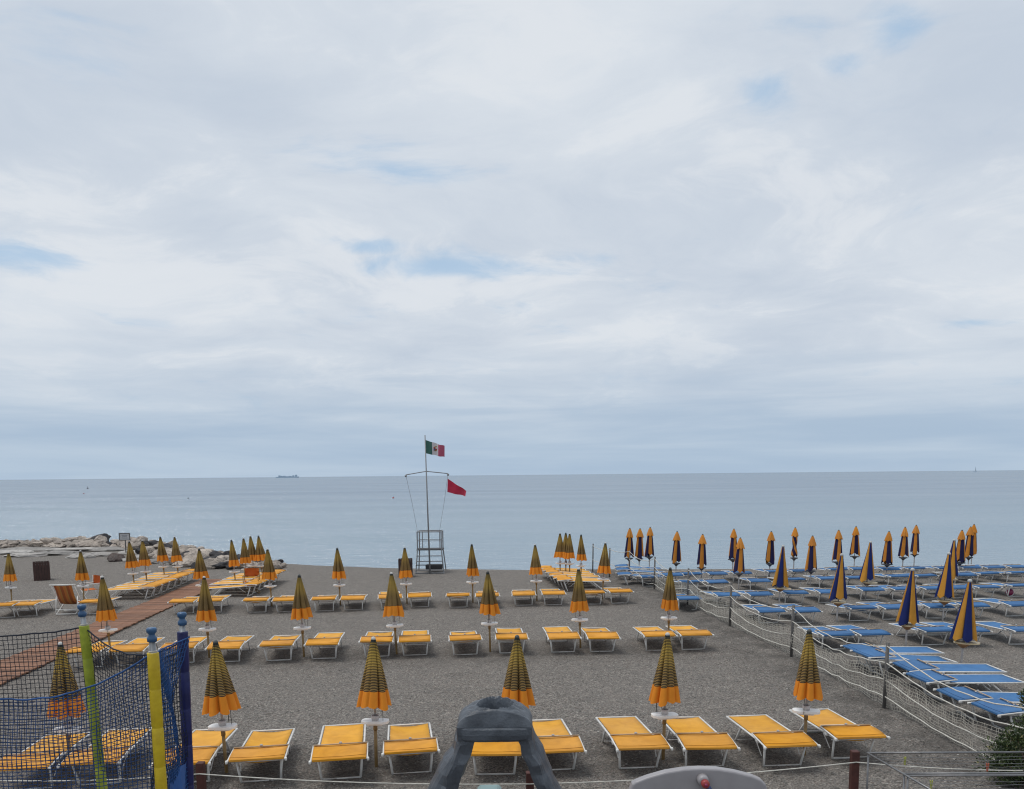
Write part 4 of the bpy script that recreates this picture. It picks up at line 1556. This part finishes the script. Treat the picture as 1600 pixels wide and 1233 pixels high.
P1 = pole_axis((127.5, 945), (160, 1233), 8.1)
P2 = pole_axis((236.5, 981), (252, 1233), 6.75)
P3 = pole_axis((284, 957), (295, 1233), 7.45)
P0 = pole_axis((-150, 1010), (-150, 1233), 6.5)
P4 = pole_axis((-210, 950), (-200, 1233), 8.2)
for (a_, g_), sl, rad in ((P1, 'sleeve_green', 0.046), (P2, 'sleeve_yellow', 0.045), (P3, 'sleeve_navy', 0.046), (P0, 'sleeve_navy', 0.045), (P4, 'sleeve_yellow', 0.045)):
    ax = (g_ - a_)
    ln = ax.length
    ax.normalize()
    m = MB()
    m.tube([a_ + ax * 0.04, g_ - Vector((0, 0, 0.1))], 0.024, 8)
    po = m.build('pole', M['steel'], cage, True)
    m = MB()
    # sleeve in taped lengths, each pinched at the ends
    pts, rr = [], []
    st0 = 0.20 if sl != 'sleeve_navy' else 0.17
    q = st0
    first = True
    while q < ln - 0.1:
        seg = rnd.uniform(0.30, 0.38)
        for w_, r_ in ((0.0, 0.97), (0.02, 1.0), (0.5, 1.03), (0.96, 1.0), (0.985, 0.94)):
            pts.append(a_ + ax * (q + seg * w_))
            rr.append(rad * r_ * rnd.uniform(0.98, 1.02))
        q += seg
    m.tube(pts, rr, 12)
    m.build('sleeve', M[sl], po, True)
    m = MB()
    m.lathe([(0.026, -0.115), (0.037, -0.11), (0.039, -0.08), (0.029, -0.068), (0.024, -0.058), (0.025, -0.048), (0.038, -0.036), (0.041, -0.01), (0.034, 0.0), (0.01, 0.003)], 14, a_)
    m.build('cap', M['cap_blue'], cage, True)
    m = MB()
    for w_ in (0.19, 0.205, 0.22):
        c_ = a_ + ax * w_
        m.tube([c_ + Vector((0.03 * math.cos(t_ * 0.7), 0.03 * math.sin(t_ * 0.7), 0.004 * math.sin(t_))) for t_ in range(10)], 0.006, 4)
    m.build('tie', M['rope'], cage)


def net_panel(A, B, ta, tb_, sag, zb_, mat, cell=0.042, r=0.0027, seed=0, bow=0.0, bulge=0.05):
    """netting hung between pole A and pole B; ta, tb_: how far below the pole tops the head rope is tied"""
    a_, ag = A
    b_, bg_ = B
    axa, axb = (ag - a_).normalized(), (bg_ - b_).normalized()
    L_ = (a_ - b_).length
    nrm = Vector((b_.y - a_.y, -(b_.x - a_.x), 0)).normalized()
    hgt = min(a_.z, b_.z) - max(ta, tb_) - zb_
    nu, nv_ = max(6, int(L_ / cell)), max(6, int(hgt / cell))

    def pt(u, v):
        u2 = u
        if bow:
            u2 = u * (1 - bow * math.sin(math.pi * min(1, v * 1.25)) if v < 0.8 else 1 - bow * 0.0)
        za = a_.z - ta
        zb2 = b_.z - tb_
        pa = a_ + axa * (ta + (za - zb_) * v / abs(axa.z))
        pb = b_ + axb * (tb_ + (zb2 - zb_) * v / abs(axb.z))
        p_ = pa.lerp(pb, u2)
        p_.z -= 4 * sag * u * (1 - u) * (1 - v) ** 1.3
        p_ += nrm * (bulge * noise.noise(Vector((u * L_ * 1.8, v * hgt * 1.4, seed))) + 0.008 * noise.noise(Vector((u * L_ * 14, v * hgt * 14, seed))))
        p_.z += 0.010 * noise.noise(Vector((u * L_ * 9, v * hgt * 9, seed + 3)))
        return p_
    m_ = MB()
    for q in range(nv_ + 1):
        m_.tube([pt(i_ / nu, q / nv_) for i_ in range(nu + 1)], r, 3, False)
    for q in range(nu + 1):
        m_.tube([pt(q / nu, i_ / nv_) for i_ in range(nv_ + 1)], r, 3, False)
    o_ = m_.build('netting', mat, cage)
    o_['kind'] = 'stuff'
    m_ = MB()
    m_.tube([pt(i_ / 30, 0) for i_ in range(31)], 0.0075, 6)
    m_.build('head_rope', M['net_blue'] if mat in (M['net_blue'], M['net_mid']) else M['net_dark'], cage, True)
    return pt


net_panel(P4, P1, 0.27, 0.22, 0.06, 1.5, M['net_dark'], 0.044, 0.0036, 1.0)
net_panel(P1, P3, 0.22, 0.24, 0.20, 1.5, M['net_dark'], 0.044, 0.0036, 2.0)
net_panel(P0, P2, 0.20, 0.20, 0.30, 1.5, M['net_mid'], 0.034, 0.0036, 3.0, 0, 0.09)
net_panel(P2, P3, 0.20, 0.22, 0.03, 1.5, M['net_blue'], 0.036, 0.0040, 4.0, 0.35, 0.12)
# second layer of the loose side net gathered between the yellow and the navy pole
net_panel(P2, P3, 0.24, 0.30, 0.05, 1.5, M['net_dark'], 0.040, 0.0030, 7.0, 0.25, 0.16)
m = MB()
a_, b_ = P2[0], P3[0]
pa, pb = P2[1].lerp(P2[0], 1.87 / P2[0].z), P3[1].lerp(P3[0], 1.81 / P3[0].z)
m.sheet([[pa.lerp(pb, i / 8) - Vector((0, 0, 1.4 * j / 6)) + Vector((0.03 * math.sin(i * 1.3 + j), 0.02 * math.cos(i * 0.9), 0)) for i in range(1, 8)] for j in range(7)])
m.build('apron', M['apron'], cage, True)
# ground frame and jumping bed of the cage, below the edge of the picture
m = MB()
ring = [P0[1], P2[1], P3[1], P1[1], P4[1], P0[1]]
m.tube([Vector((q.x, q.y, 0.5)) for q in ring], 0.03, 6)
m.build('bed_rim', M['steel'], cage)
m = MB()
m.prism([(q.x * 0.97 - 0.15, q.y, 0.49) for q in ring[:-1]], None, (0, 0, 0.012))
m.build('jumping_bed', M['net_dark'], cage)

# ------------------------------------------------------------------ moulded rock arch of the play area
AY = 9.0
ar = on_y(773, 1160, AY)
arch = thing('play_arch', 'dark grey moulded plastic rock arch with a hollow on top, in the foreground', 'play arch', (ar.x, AY, 0))
kk = AY / F


def al(px, py, dy=0.0):
    q = on_y(px, py, AY)
    return Vector((q.x - ar.x, dy, q.z))


def rough_mesh(bm_fn, name, mat, parent, amp=0.02, sc=6.0, sub=1, flat=True):
    bm = bmesh.new()
    bm_fn(bm)
    if sub:
        bmesh.ops.subdivide_edges(bm, edges=bm.edges[:], cuts=sub, use_grid_fill=True)
    for v in bm.verts:
        nn = noise.noise_vector(v.co * sc)
        v.co += nn * amp
    bmesh.ops.triangulate(bm, faces=bm.faces[:])
    bmesh.ops.recalc_face_normals(bm, faces=bm.faces[:])
    me = bpy.data.meshes.new(name)
    bm.to_mesh(me)
    bm.free()
    me.materials.append(mat)
    if not flat:
        me.polygons.foreach_set('use_smooth', [True] * len(me.polygons))
    o_ = bpy.data.objects.new(name, me)
    COL.objects.link(o_)
    o_.parent = parent
    return o_


zb_lo = al(773, 1160).z
z_band = al(773, 1137).z
HW = 61 * kk                       # half width of the head block


def head_top(bm):
    """front face up to an arched edge, a plateau with an oval hollow, then down the back"""
    nxg, nyg = 61, 45
    grid = []
    for j in range(nyg):
        row_ = []
        v = j / (nyg - 1)
        for i in range(nxg):
            u = -1 + 2 * i / (nxg - 1)
            sh = max(0.0, 1 - abs(u) ** 2.3) ** 0.62
            top = 0.20 * sh
            if v < 0.22:                       # steep dark face
                k_ = v / 0.22
                y, z = 0.03 * k_, top * k_ ** 0.9 * (0.86 + 0.05 * noise.noise(Vector((u * 4, 1, 2))))
            else:
                k_ = (v - 0.22) / 0.78
                y = 0.03 + 0.60 * k_
                z = top * (0.86 + 0.20 * math.sin(math.pi * min(1, k_ * 0.85)) - 0.5 * max(0, k_ - 0.72) / 0.28)
                hx, hy = u / 0.47, (k_ - 0.36) / 0.30
                q_ = hx * hx + hy * hy
                if q_ < 1:
                    z -= 0.16 * (lambda e_: e_ * e_ * (3 - 2 * e_))(min(1.0, (1 - q_) * 1.8))
                elif q_ < 1.5:
                    z += 0.02 * (1.5 - q_) / 0.5
            z += 0.034 * sh * (abs(noise.noise(Vector((u * 4.5, y * 9, 1)))) - 0.2) * (1 if v > 0.25 else 0.0)
            row_.append(bm.verts.new((u * HW * (0.985 + 0.03 * math.sin(v * 3)), y, z_band + z)))
        grid.append(row_)
    for j in range(nyg - 1):
        for i in range(nxg - 1):
            bm.faces.new((grid[j][i], grid[j][i + 1], grid[j + 1][i + 1], grid[j + 1][i]))
    rim = grid[0] + [r[-1] for r in grid[1:]] + list(reversed(grid[-1][:-1])) + [r[0] for r in reversed(grid[1:-1])]
    low_ = [bm.verts.new((p.co.x, p.co.y, zb_lo + 0.02)) for p in rim]
    for q in range(len(rim)):
        bm.faces.new((rim[q], low_[q], low_[(q + 1) % len(rim)], rim[(q + 1) % len(rim)]))


rough_mesh(head_top, 'head', M['playrock'], arch, 0.010, 8.0, 0)
m = MB()
nb = 24
poly_grid = []
hb = z_band - zb_lo
for j, (dz_, dy_) in enumerate(((0.0, 0.06), (0.004, -0.004), (0.03, -0.024), (hb * 0.5, -0.03), (hb - 0.022, -0.024), (hb - 0.006, -0.012), (hb - 0.004, 0.05))):
    poly_grid.append([(-HW * 0.995 + 2 * HW * 0.995 * i / nb, dy_ + 0.06 * abs(-1 + 2 * i / nb) ** 8 + 0.005 * noise.noise(Vector((i * 0.4, j * 0.7, 3))),
                       zb_lo + dz_ + (0.03 * abs(-1 + 2 * i / nb) ** 9 if j < 3 else 0) + 0.004 * noise.noise(Vector((i * 0.6, j, 8)))) for i in range(nb + 1)])
m.sheet(poly_grid)
m.build('front_lip', M['playrock'], arch)


def leg_mesh(inner, outer, sgn):
    def fn(bm):
        rings = []
        nseg = 15
        for q in range(nseg):
            f = q / (nseg - 1)
            yy = 1148 + (1600 - 1148) * f
            ix = np.interp(yy, [p[1] for p in inner], [p[0] for p in inner])
            ox = np.interp(yy, [p[1] for p in outer], [p[0] for p in outer])
            A_, B_ = al(ix, yy), al(ox, yy)
            z = max(A_.z, 0.0)

            def nz(k_, am):
                return am * noise.noise(Vector((q * 0.55, k_ * 3.3, sgn * 5.0)))
            w1, w2 = 0.02, 0.50 + 0.12 * f
            fl_ = A_.x + (B_.x - A_.x) * (0.66 + nz(9, 0.16))
            ou = sgn * max(0.0, min(0.10, 0.03 + f * 0.30))
            ring = [(A_.x, w1), (A_.x + (B_.x - A_.x) * 0.3, w1 - 0.012 + nz(1, 0.01)), (fl_, w1 - 0.012 + nz(2, 0.02)),
                    (B_.x - sgn * 0.02 + nz(3, 0.03), w1 + 0.06 + nz(4, 0.05)), (B_.x + ou * 0.4 + nz(5, 0.04), w1 + 0.17 + nz(6, 0.06)),
                    (B_.x + ou * 0.6 + nz(7, 0.05), w1 + 0.33), (B_.x + nz(8, 0.03), w2), ((A_.x + B_.x) / 2, w2 + 0.03), (A_.x, w2 - 0.03), (A_.x, w1 + 0.22)]
            rings.append([bm.verts.new((x, y, z)) for x, y in ring])
        nr = len(rings[0])
        for q in range(nseg - 1):
            for t_ in range(nr):
                bm.faces.new((rings[q][t_], rings[q][(t_ + 1) % nr], rings[q + 1][(t_ + 1) % nr], rings[q + 1][t_]))
        bm.faces.new(rings[0])
        bm.faces.new(rings[-1])
    return fn


rough_mesh(leg_mesh([(745, 1150), (743, 1160), (716, 1233), (690, 1300), (650, 1600)], [(716, 1150), (711, 1170), (677, 1233), (650, 1300), (610, 1600)], -1), 'leg', M['playrock'], arch, 0.040, 7.0, 1)
rough_mesh(leg_mesh([(806, 1150), (808, 1160), (838, 1233), (862, 1300), (900, 1600)], [(830, 1150), (837, 1170), (866, 1233), (895, 1300), (940, 1600)], 1), 'leg', M['playrock'], arch, 0.040, 7.0, 1)

p = on_y(764, 1237, 9.6)
sl_ = thing('play_step', 'pale teal plastic step low under the grey play arch', 'play step', (p.x, 9.6, 0))
m = MB()
m.box((0, 0, p.z / 2), (0.28, 0.5, p.z), bev=0.03)
m.build('body', M['teal'], sl_)
m = MB()
m.box((0, 0, p.z + 0.004), (0.2, 0.4, 0.012), bev=0.004)
m.build('tread', M['teal'], sl_)

# pale grey play panel with knob
PY = 8.6
pc = on_y(1094, 1201, PY)
pn = thing('play_stand', 'pale grey moulded play board with arched top and a round knob', 'play panel', (pc.x, PY, 0))
kk2 = PY / F
prof = []
for px, py in ((984, 1236), (988, 1226), (994, 1222), (1012, 1215), (1040, 1207), (1068, 1202.5), (1094, 1201), (1122, 1202), (1150, 1206.5), (1176, 1213), (1190, 1219), (1197, 1226), (1200, 1236)):
    q = on_y(px, py, PY)
    prof.append((q.x - pc.x, q.z))
x0_, x1_ = prof[0][0] + 0.02, prof[-1][0] - 0.02
outl = prof + [(x1_, 0.3), (x1_ - 0.05, 0.0), (x0_ + 0.05, 0.0), (x0_, 0.3)]
bm = bmesh.new()
vsb = [bm.verts.new((x, 0, z)) for x, z in outl]
fc = bm.faces.new(vsb)
ext = bmesh.ops.extrude_face_region(bm, geom=[fc])
for v in [e for e in ext['geom'] if isinstance(e, bmesh.types.BMVert)]:
    v.co.y += 0.11
bmesh.ops.recalc_face_normals(bm, faces=bm.faces[:])
eds = [e for e in bm.edges if abs(e.verts[0].co.y - e.verts[1].co.y) < 1e-4]
bmesh.ops.bevel(bm, geom=eds, offset=0.028, segments=4, affect='EDGES', profile=0.6)
me = bpy.data.meshes.new('board')
bm.to_mesh(me)
bm.free()
me.materials.append(M['play_grey'])
ob = bpy.data.objects.new('board', me)
COL.objects.link(ob)
ob.parent = pn
kc = on_y(1097, 1217, PY)
kx, kz = kc.x - pc.x, kc.z


def disc_y(x, y0_, z, prof_, n_=16):
    m_ = MB()
    m_.lathe(prof_, n_)
    rot = Matrix.Rotation(math.pi / 2, 3, 'X')
    m_.v = [tuple(rot @ Vector(q) + Vector((x, y0_, z))) for q in m_.v]
    return m_


disc_y(kx, 0.0, kz, [(0.062, -0.002), (0.058, 0.06), (0.048, 0.085), (0.03, 0.09)]).build('knob_boss', M['play_grey'], pn, True)
kb = disc_y(kx + 0.008, -0.085, kz - 0.012, [(0.042, 0.0), (0.042, 0.05), (0.034, 0.062), (0.004, 0.064)]).build('knob', M['knob_red'], pn, True)
disc_y(kx + 0.008, -0.148, kz - 0.012, [(0.016, 0.0), (0.016, 0.012), (0.002, 0.014)]).build('knob_centre', M['pink'], kb, True)
m = MB()
m.tube([(kx + 0.02, -0.06, kz - 0.02), (kx + 0.065, -0.075, kz - 0.10), (kx + 0.07, -0.08, kz - 0.34)], [0.026, 0.03, 0.03], 8)
m.build('handle', M['knob_blue'], pn, True)

# ------------------------------------------------------------------ clothes rack
ZR = 0.92
rk = thing('clothes_rack', 'folding aluminium clothes drying rack with strung wires and pegs', 'drying rack')
c_a = on_z(1355, 1176.5, ZR)
c_b = on_z(1411, 1209, ZR)
fwd = (c_b - c_a)
c_c = c_a + fwd * 2.1
LX = 2.1
ex = Vector((1, -0.015, 0)).normalized()


def rkp(v, x, dz_=0.0):
    return c_a + fwd * v + ex * x + Vector((0, 0, dz_))


m = MB()
m.tube([rkp(0, 0), rkp(2.1, 0)], 0.013, 6)
m.tube([rkp(0, LX), rkp(2.1, LX)], 0.013, 6)
m.tube([rkp(0, 0), rkp(0, LX)], 0.013, 6)
m.tube([rkp(2.1, 0), rkp(2.1, LX)], 0.013, 6)
m.tube([rkp(1.0, 0), rkp(1.0, LX)], 0.013, 6)
m.tube([rkp(1.09, 0), rkp(1.09, LX)], 0.012, 6)
m.build('frame', M['rack'], rk, True)
for v in (0.16, 0.30, 0.46, 0.60, 0.74, 0.88, 1.25, 1.40, 1.56, 1.72, 1.88, 2.0):
    m = MB()
    m.tube([rkp(v, LX * q / 8, -0.03 * math.sin(math.pi * q / 8) * rnd.uniform(0.6, 1.3)) for q in range(9)], 0.0024, 5)
    m.build('wire', M['rack'], rk, True)
for v in (0.0, 1.0, 1.09, 2.1):
    for x in (0.015, LX - 0.015):
        m = MB()
        q = rkp(v, x)
        q2 = rkp(1.05 + (1.05 - v) * 0.4 if v in (1.0, 1.09) else v, x)
        m.tube([q - Vector((0, 0, 0.01)), (q.x, q.y, 0.0)], 0.012, 6)
        m.build('leg', M['rack'], rk, True)
for px, py, v, mt, lb in ((1414, 1187, 0.30, 'peg_yellow', 'yellow green clothes peg clipped on the far wires of the drying rack'),
                          (1543, 1197, 0.66, 'peg_red', 'faded red clothes peg hanging on the drying rack beside the shrub'),
                          (1455, 1224, 1.40, 'peg_yellow', 'yellow green clothes peg clipped on the near wires of the drying rack')):
    q = on_z(px, py, ZR - 0.03)
    t = thing('clothes_peg', lb, 'clothes peg', (q.x, q.y, ZR - 0.09), R(rnd.uniform(-20, 20)), 'pegs on the drying rack')
    for sx in (-1, 1):
        m = MB()
        m.box((sx * 0.007, 0, 0.045), (0.010, 0.016, 0.10), Matrix.Rotation(sx * 0.09, 3, 'Y'), 0.002)
        m.build('jaw', M[mt], t)
    m = MB()
    m.tube([(-0.016, 0, 0.05), (0.016, 0, 0.05)], 0.006, 6)
    m.build('spring', M['steel'], t)

# ------------------------------------------------------------------ shrub at the edge


def shrub(c, rx, ry, rz_, nleaf, label, seed):
    rs = random.Random(seed)
    t = thing('shrub', label, 'shrub', c)
    m_ = MB()
    tips = []
    for q in range(16):
        a = rs.uniform(0, 6.28)
        r_ = rs.uniform(0.3, 0.9)
        tip = Vector((rx * r_ * math.cos(a), ry * r_ * math.sin(a), rz_ * rs.uniform(0.7, 1.9)))
        tips.append(tip)
        m_.tube([(0.05 * math.cos(a), 0.05 * math.sin(a), -0.05), tip * 0.5 + Vector((0, 0, 0.1)), tip], [0.018, 0.012, 0.004], 5)
    m_.build('stem', M['stem'], t, True)
    V, Fc = [], []
    clumps = []
    for q in range(46):
        while True:
            p_ = Vector((rs.uniform(-1, 1), rs.uniform(-1, 1), rs.uniform(-1, 1)))
            if 0.35 < p_.length < 1:
                break
        clumps.append((Vector((p_.x * rx, p_.y * ry, rz_ + p_.z * rz_)), rs.uniform(0.10, 0.24)))
    for q in range(nleaf):
        cc, cr = rs.choice(clumps)
        d = Vector((rs.gauss(0, 1), rs.gauss(0, 1), rs.gauss(0, 1))).normalized() * cr * rs.uniform(0.3, 1.05)
        b_ = cc + d
        if b_.z < 0.02:
            continue
        dr = (d.normalized() + Vector((rs.uniform(-0.8, 0.8), rs.uniform(-0.8, 0.8), rs.uniform(-0.2, 0.9)))).normalized()
        sd_ = dr.cross(Vector((rs.uniform(-1, 1), rs.uniform(-1, 1), rs.uniform(-1, 1)))).normalized()
        ln, wd_ = rs.uniform(0.035, 0.06), rs.uniform(0.009, 0.015)
        up_ = dr.cross(sd_) * 0.006
        o_ = len(V)
        V += [tuple(b_), tuple(b_ + dr * ln * 0.5 + sd_ * wd_ + up_), tuple(b_ + dr * ln), tuple(b_ + dr * ln * 0.5 - sd_ * wd_ + up_)]
        Fc += [(o_, o_ + 1, o_ + 2), (o_, o_ + 2, o_ + 3)]
    me_ = bpy.data.meshes.new('foliage')
    me_.from_pydata(V, [], Fc)
    me_.materials.append(M['leaf'])
    ob_ = bpy.data.objects.new('foliage', me_)
    COL.objects.link(ob_)
    ob_.parent = t
    ob_['kind'] = 'stuff'


q = on_y(1652, 1100, 11.9)
shrub((q.x, 11.9, 0), 0.62, 0.6, 0.68, 11000, 'dense dark green small-leaved shrub at the right edge beside the net fence', 3)
q = on_y(1600, 1200, 11.3)
shrub((q.x + 0.1, 11.3, 0), 0.55, 0.35, 0.36, 6000, 'low dark green shrub behind the drying rack wires', 4)

# ------------------------------------------------------------------ small things
p = on_z(1577, 931, 0.0)
bl = thing('beach_ball', 'pink ball with a pale rim lying under a far blue lounger', 'ball', (p.x, p.y, 0))
m = MB()
m.lathe([(0.02, 0.0)] + [(0.13 * math.sin(math.pi * q / 8), 0.13 - 0.13 * math.cos(math.pi * q / 8)) for q in range(1, 8)] + [(0.02, 0.26)], 16)
m.build('shell', M['pink'], bl, True)
m = MB()
m.tube([(0.125 * math.cos(2 * math.pi * q / 20), -0.03 + 0.02 * math.sin(q), 0.13 + 0.125 * math.sin(2 * math.pi * q / 20)) for q in range(21)], 0.018, 6)
m.build('rim', M['tray_white'], bl, True)

# ------------------------------------------------------------------ at sea
D = 5200.0
a_, b_ = on_y(432, 748.3, D), on_y(467, 748, D)
shp = thing('cargo_ship', 'distant hazy blue grey container ship on the horizon', 'ship', ((a_.x + b_.x) / 2, D, SEA))
Ls = b_.x - a_.x
m = MB()
m.prism([(-Ls / 2, -10, 0), (Ls / 2 - 6, -10, 0), (Ls / 2, -10, 7), (-Ls / 2 - 2, -10, 6)], None, (0, 20, 0))
m.build('hull', M['hull'], shp)
m = MB()
for q in range(9):
    h_ = rnd.choice((4, 6, 5, 8, 3))
    m.box((-Ls / 2 + 18 + q * (Ls - 40) / 9, 0, 6.2 + h_ / 2), ((Ls - 40) / 9 - 2.5, 18, h_))
m.build('cargo', M['hull'], shp)
m = MB()
m.box((Ls / 2 - 16, 0, 11), (10, 18, 9.5))
m.box((Ls / 2 - 16, 0, 17), (5, 6, 3))
m.build('bridge', M['hull'], shp)

D = 3000.0
a_ = on_y(1524, 735.2, D)
sb = thing('sailboat', 'tiny distant sailing boat with one pale sail on the horizon', 'sailboat', (a_.x, D, SEA))
m = MB()
m.prism([(-5, -1.5, 0), (5, -1.5, 0), (6, -1.5, 1.5), (-5.5, -1.5, 1.5)], None, (0, 3, 0))
m.build('hull', M['hull'], sb)
m = MB()
m.tube([(0, 0, 1.5), (0, 0, 19)], 0.25, 5)
m.build('mast', M['hull'], sb)
m = MB()
m.prism([(0.3, 0, 2.6), (3.2, 0, 2.6), (0.3, 0, 18)], None, (0, 0.15, 0))
m.build('sail', M['sail'], sb)

for px, py, wpx, mt, lb in ((137, 763.5, 3.0, 'buoy_dark', 'small dark marker buoy with a flag, farthest out at the left'),
                            (131, 771.5, 2.0, 'buoy_red', 'tiny red buoy floating just below the dark flagged marker buoy'),
                            (294, 779, 2.4, 'buoy_dark', 'small dark buoy floating between the ship and the rocks'),
                            (614.5, 778.5, 3.2, 'buoy_red', 'small red buoy floating left of the flagpole')):
    q = on_z(px, py, SEA)
    w_ = wpx * q.y / F
    t = thing('buoy', lb, 'buoy', (q.x, q.y, SEA), 0, 'buoys off the beach')
    m = MB()
    m.lathe([(0.2 * w_, -0.2 * w_), (0.5 * w_, 0.0), (0.45 * w_, 0.3 * w_), (0.12 * w_, 0.5 * w_)], 10)
    m.build('float', M[mt], t, True)
    m = MB()
    m.tube([(0, 0, 0.4 * w_), (0, 0, 1.2 * w_)], 0.05 * w_, 5)
    m.build('staff', M['buoy_dark'], t)

print('objects', len(bpy.data.objects), 'boulders', cnt, 'tris', sum(len(me.polygons) * 2 for me in bpy.data.meshes))
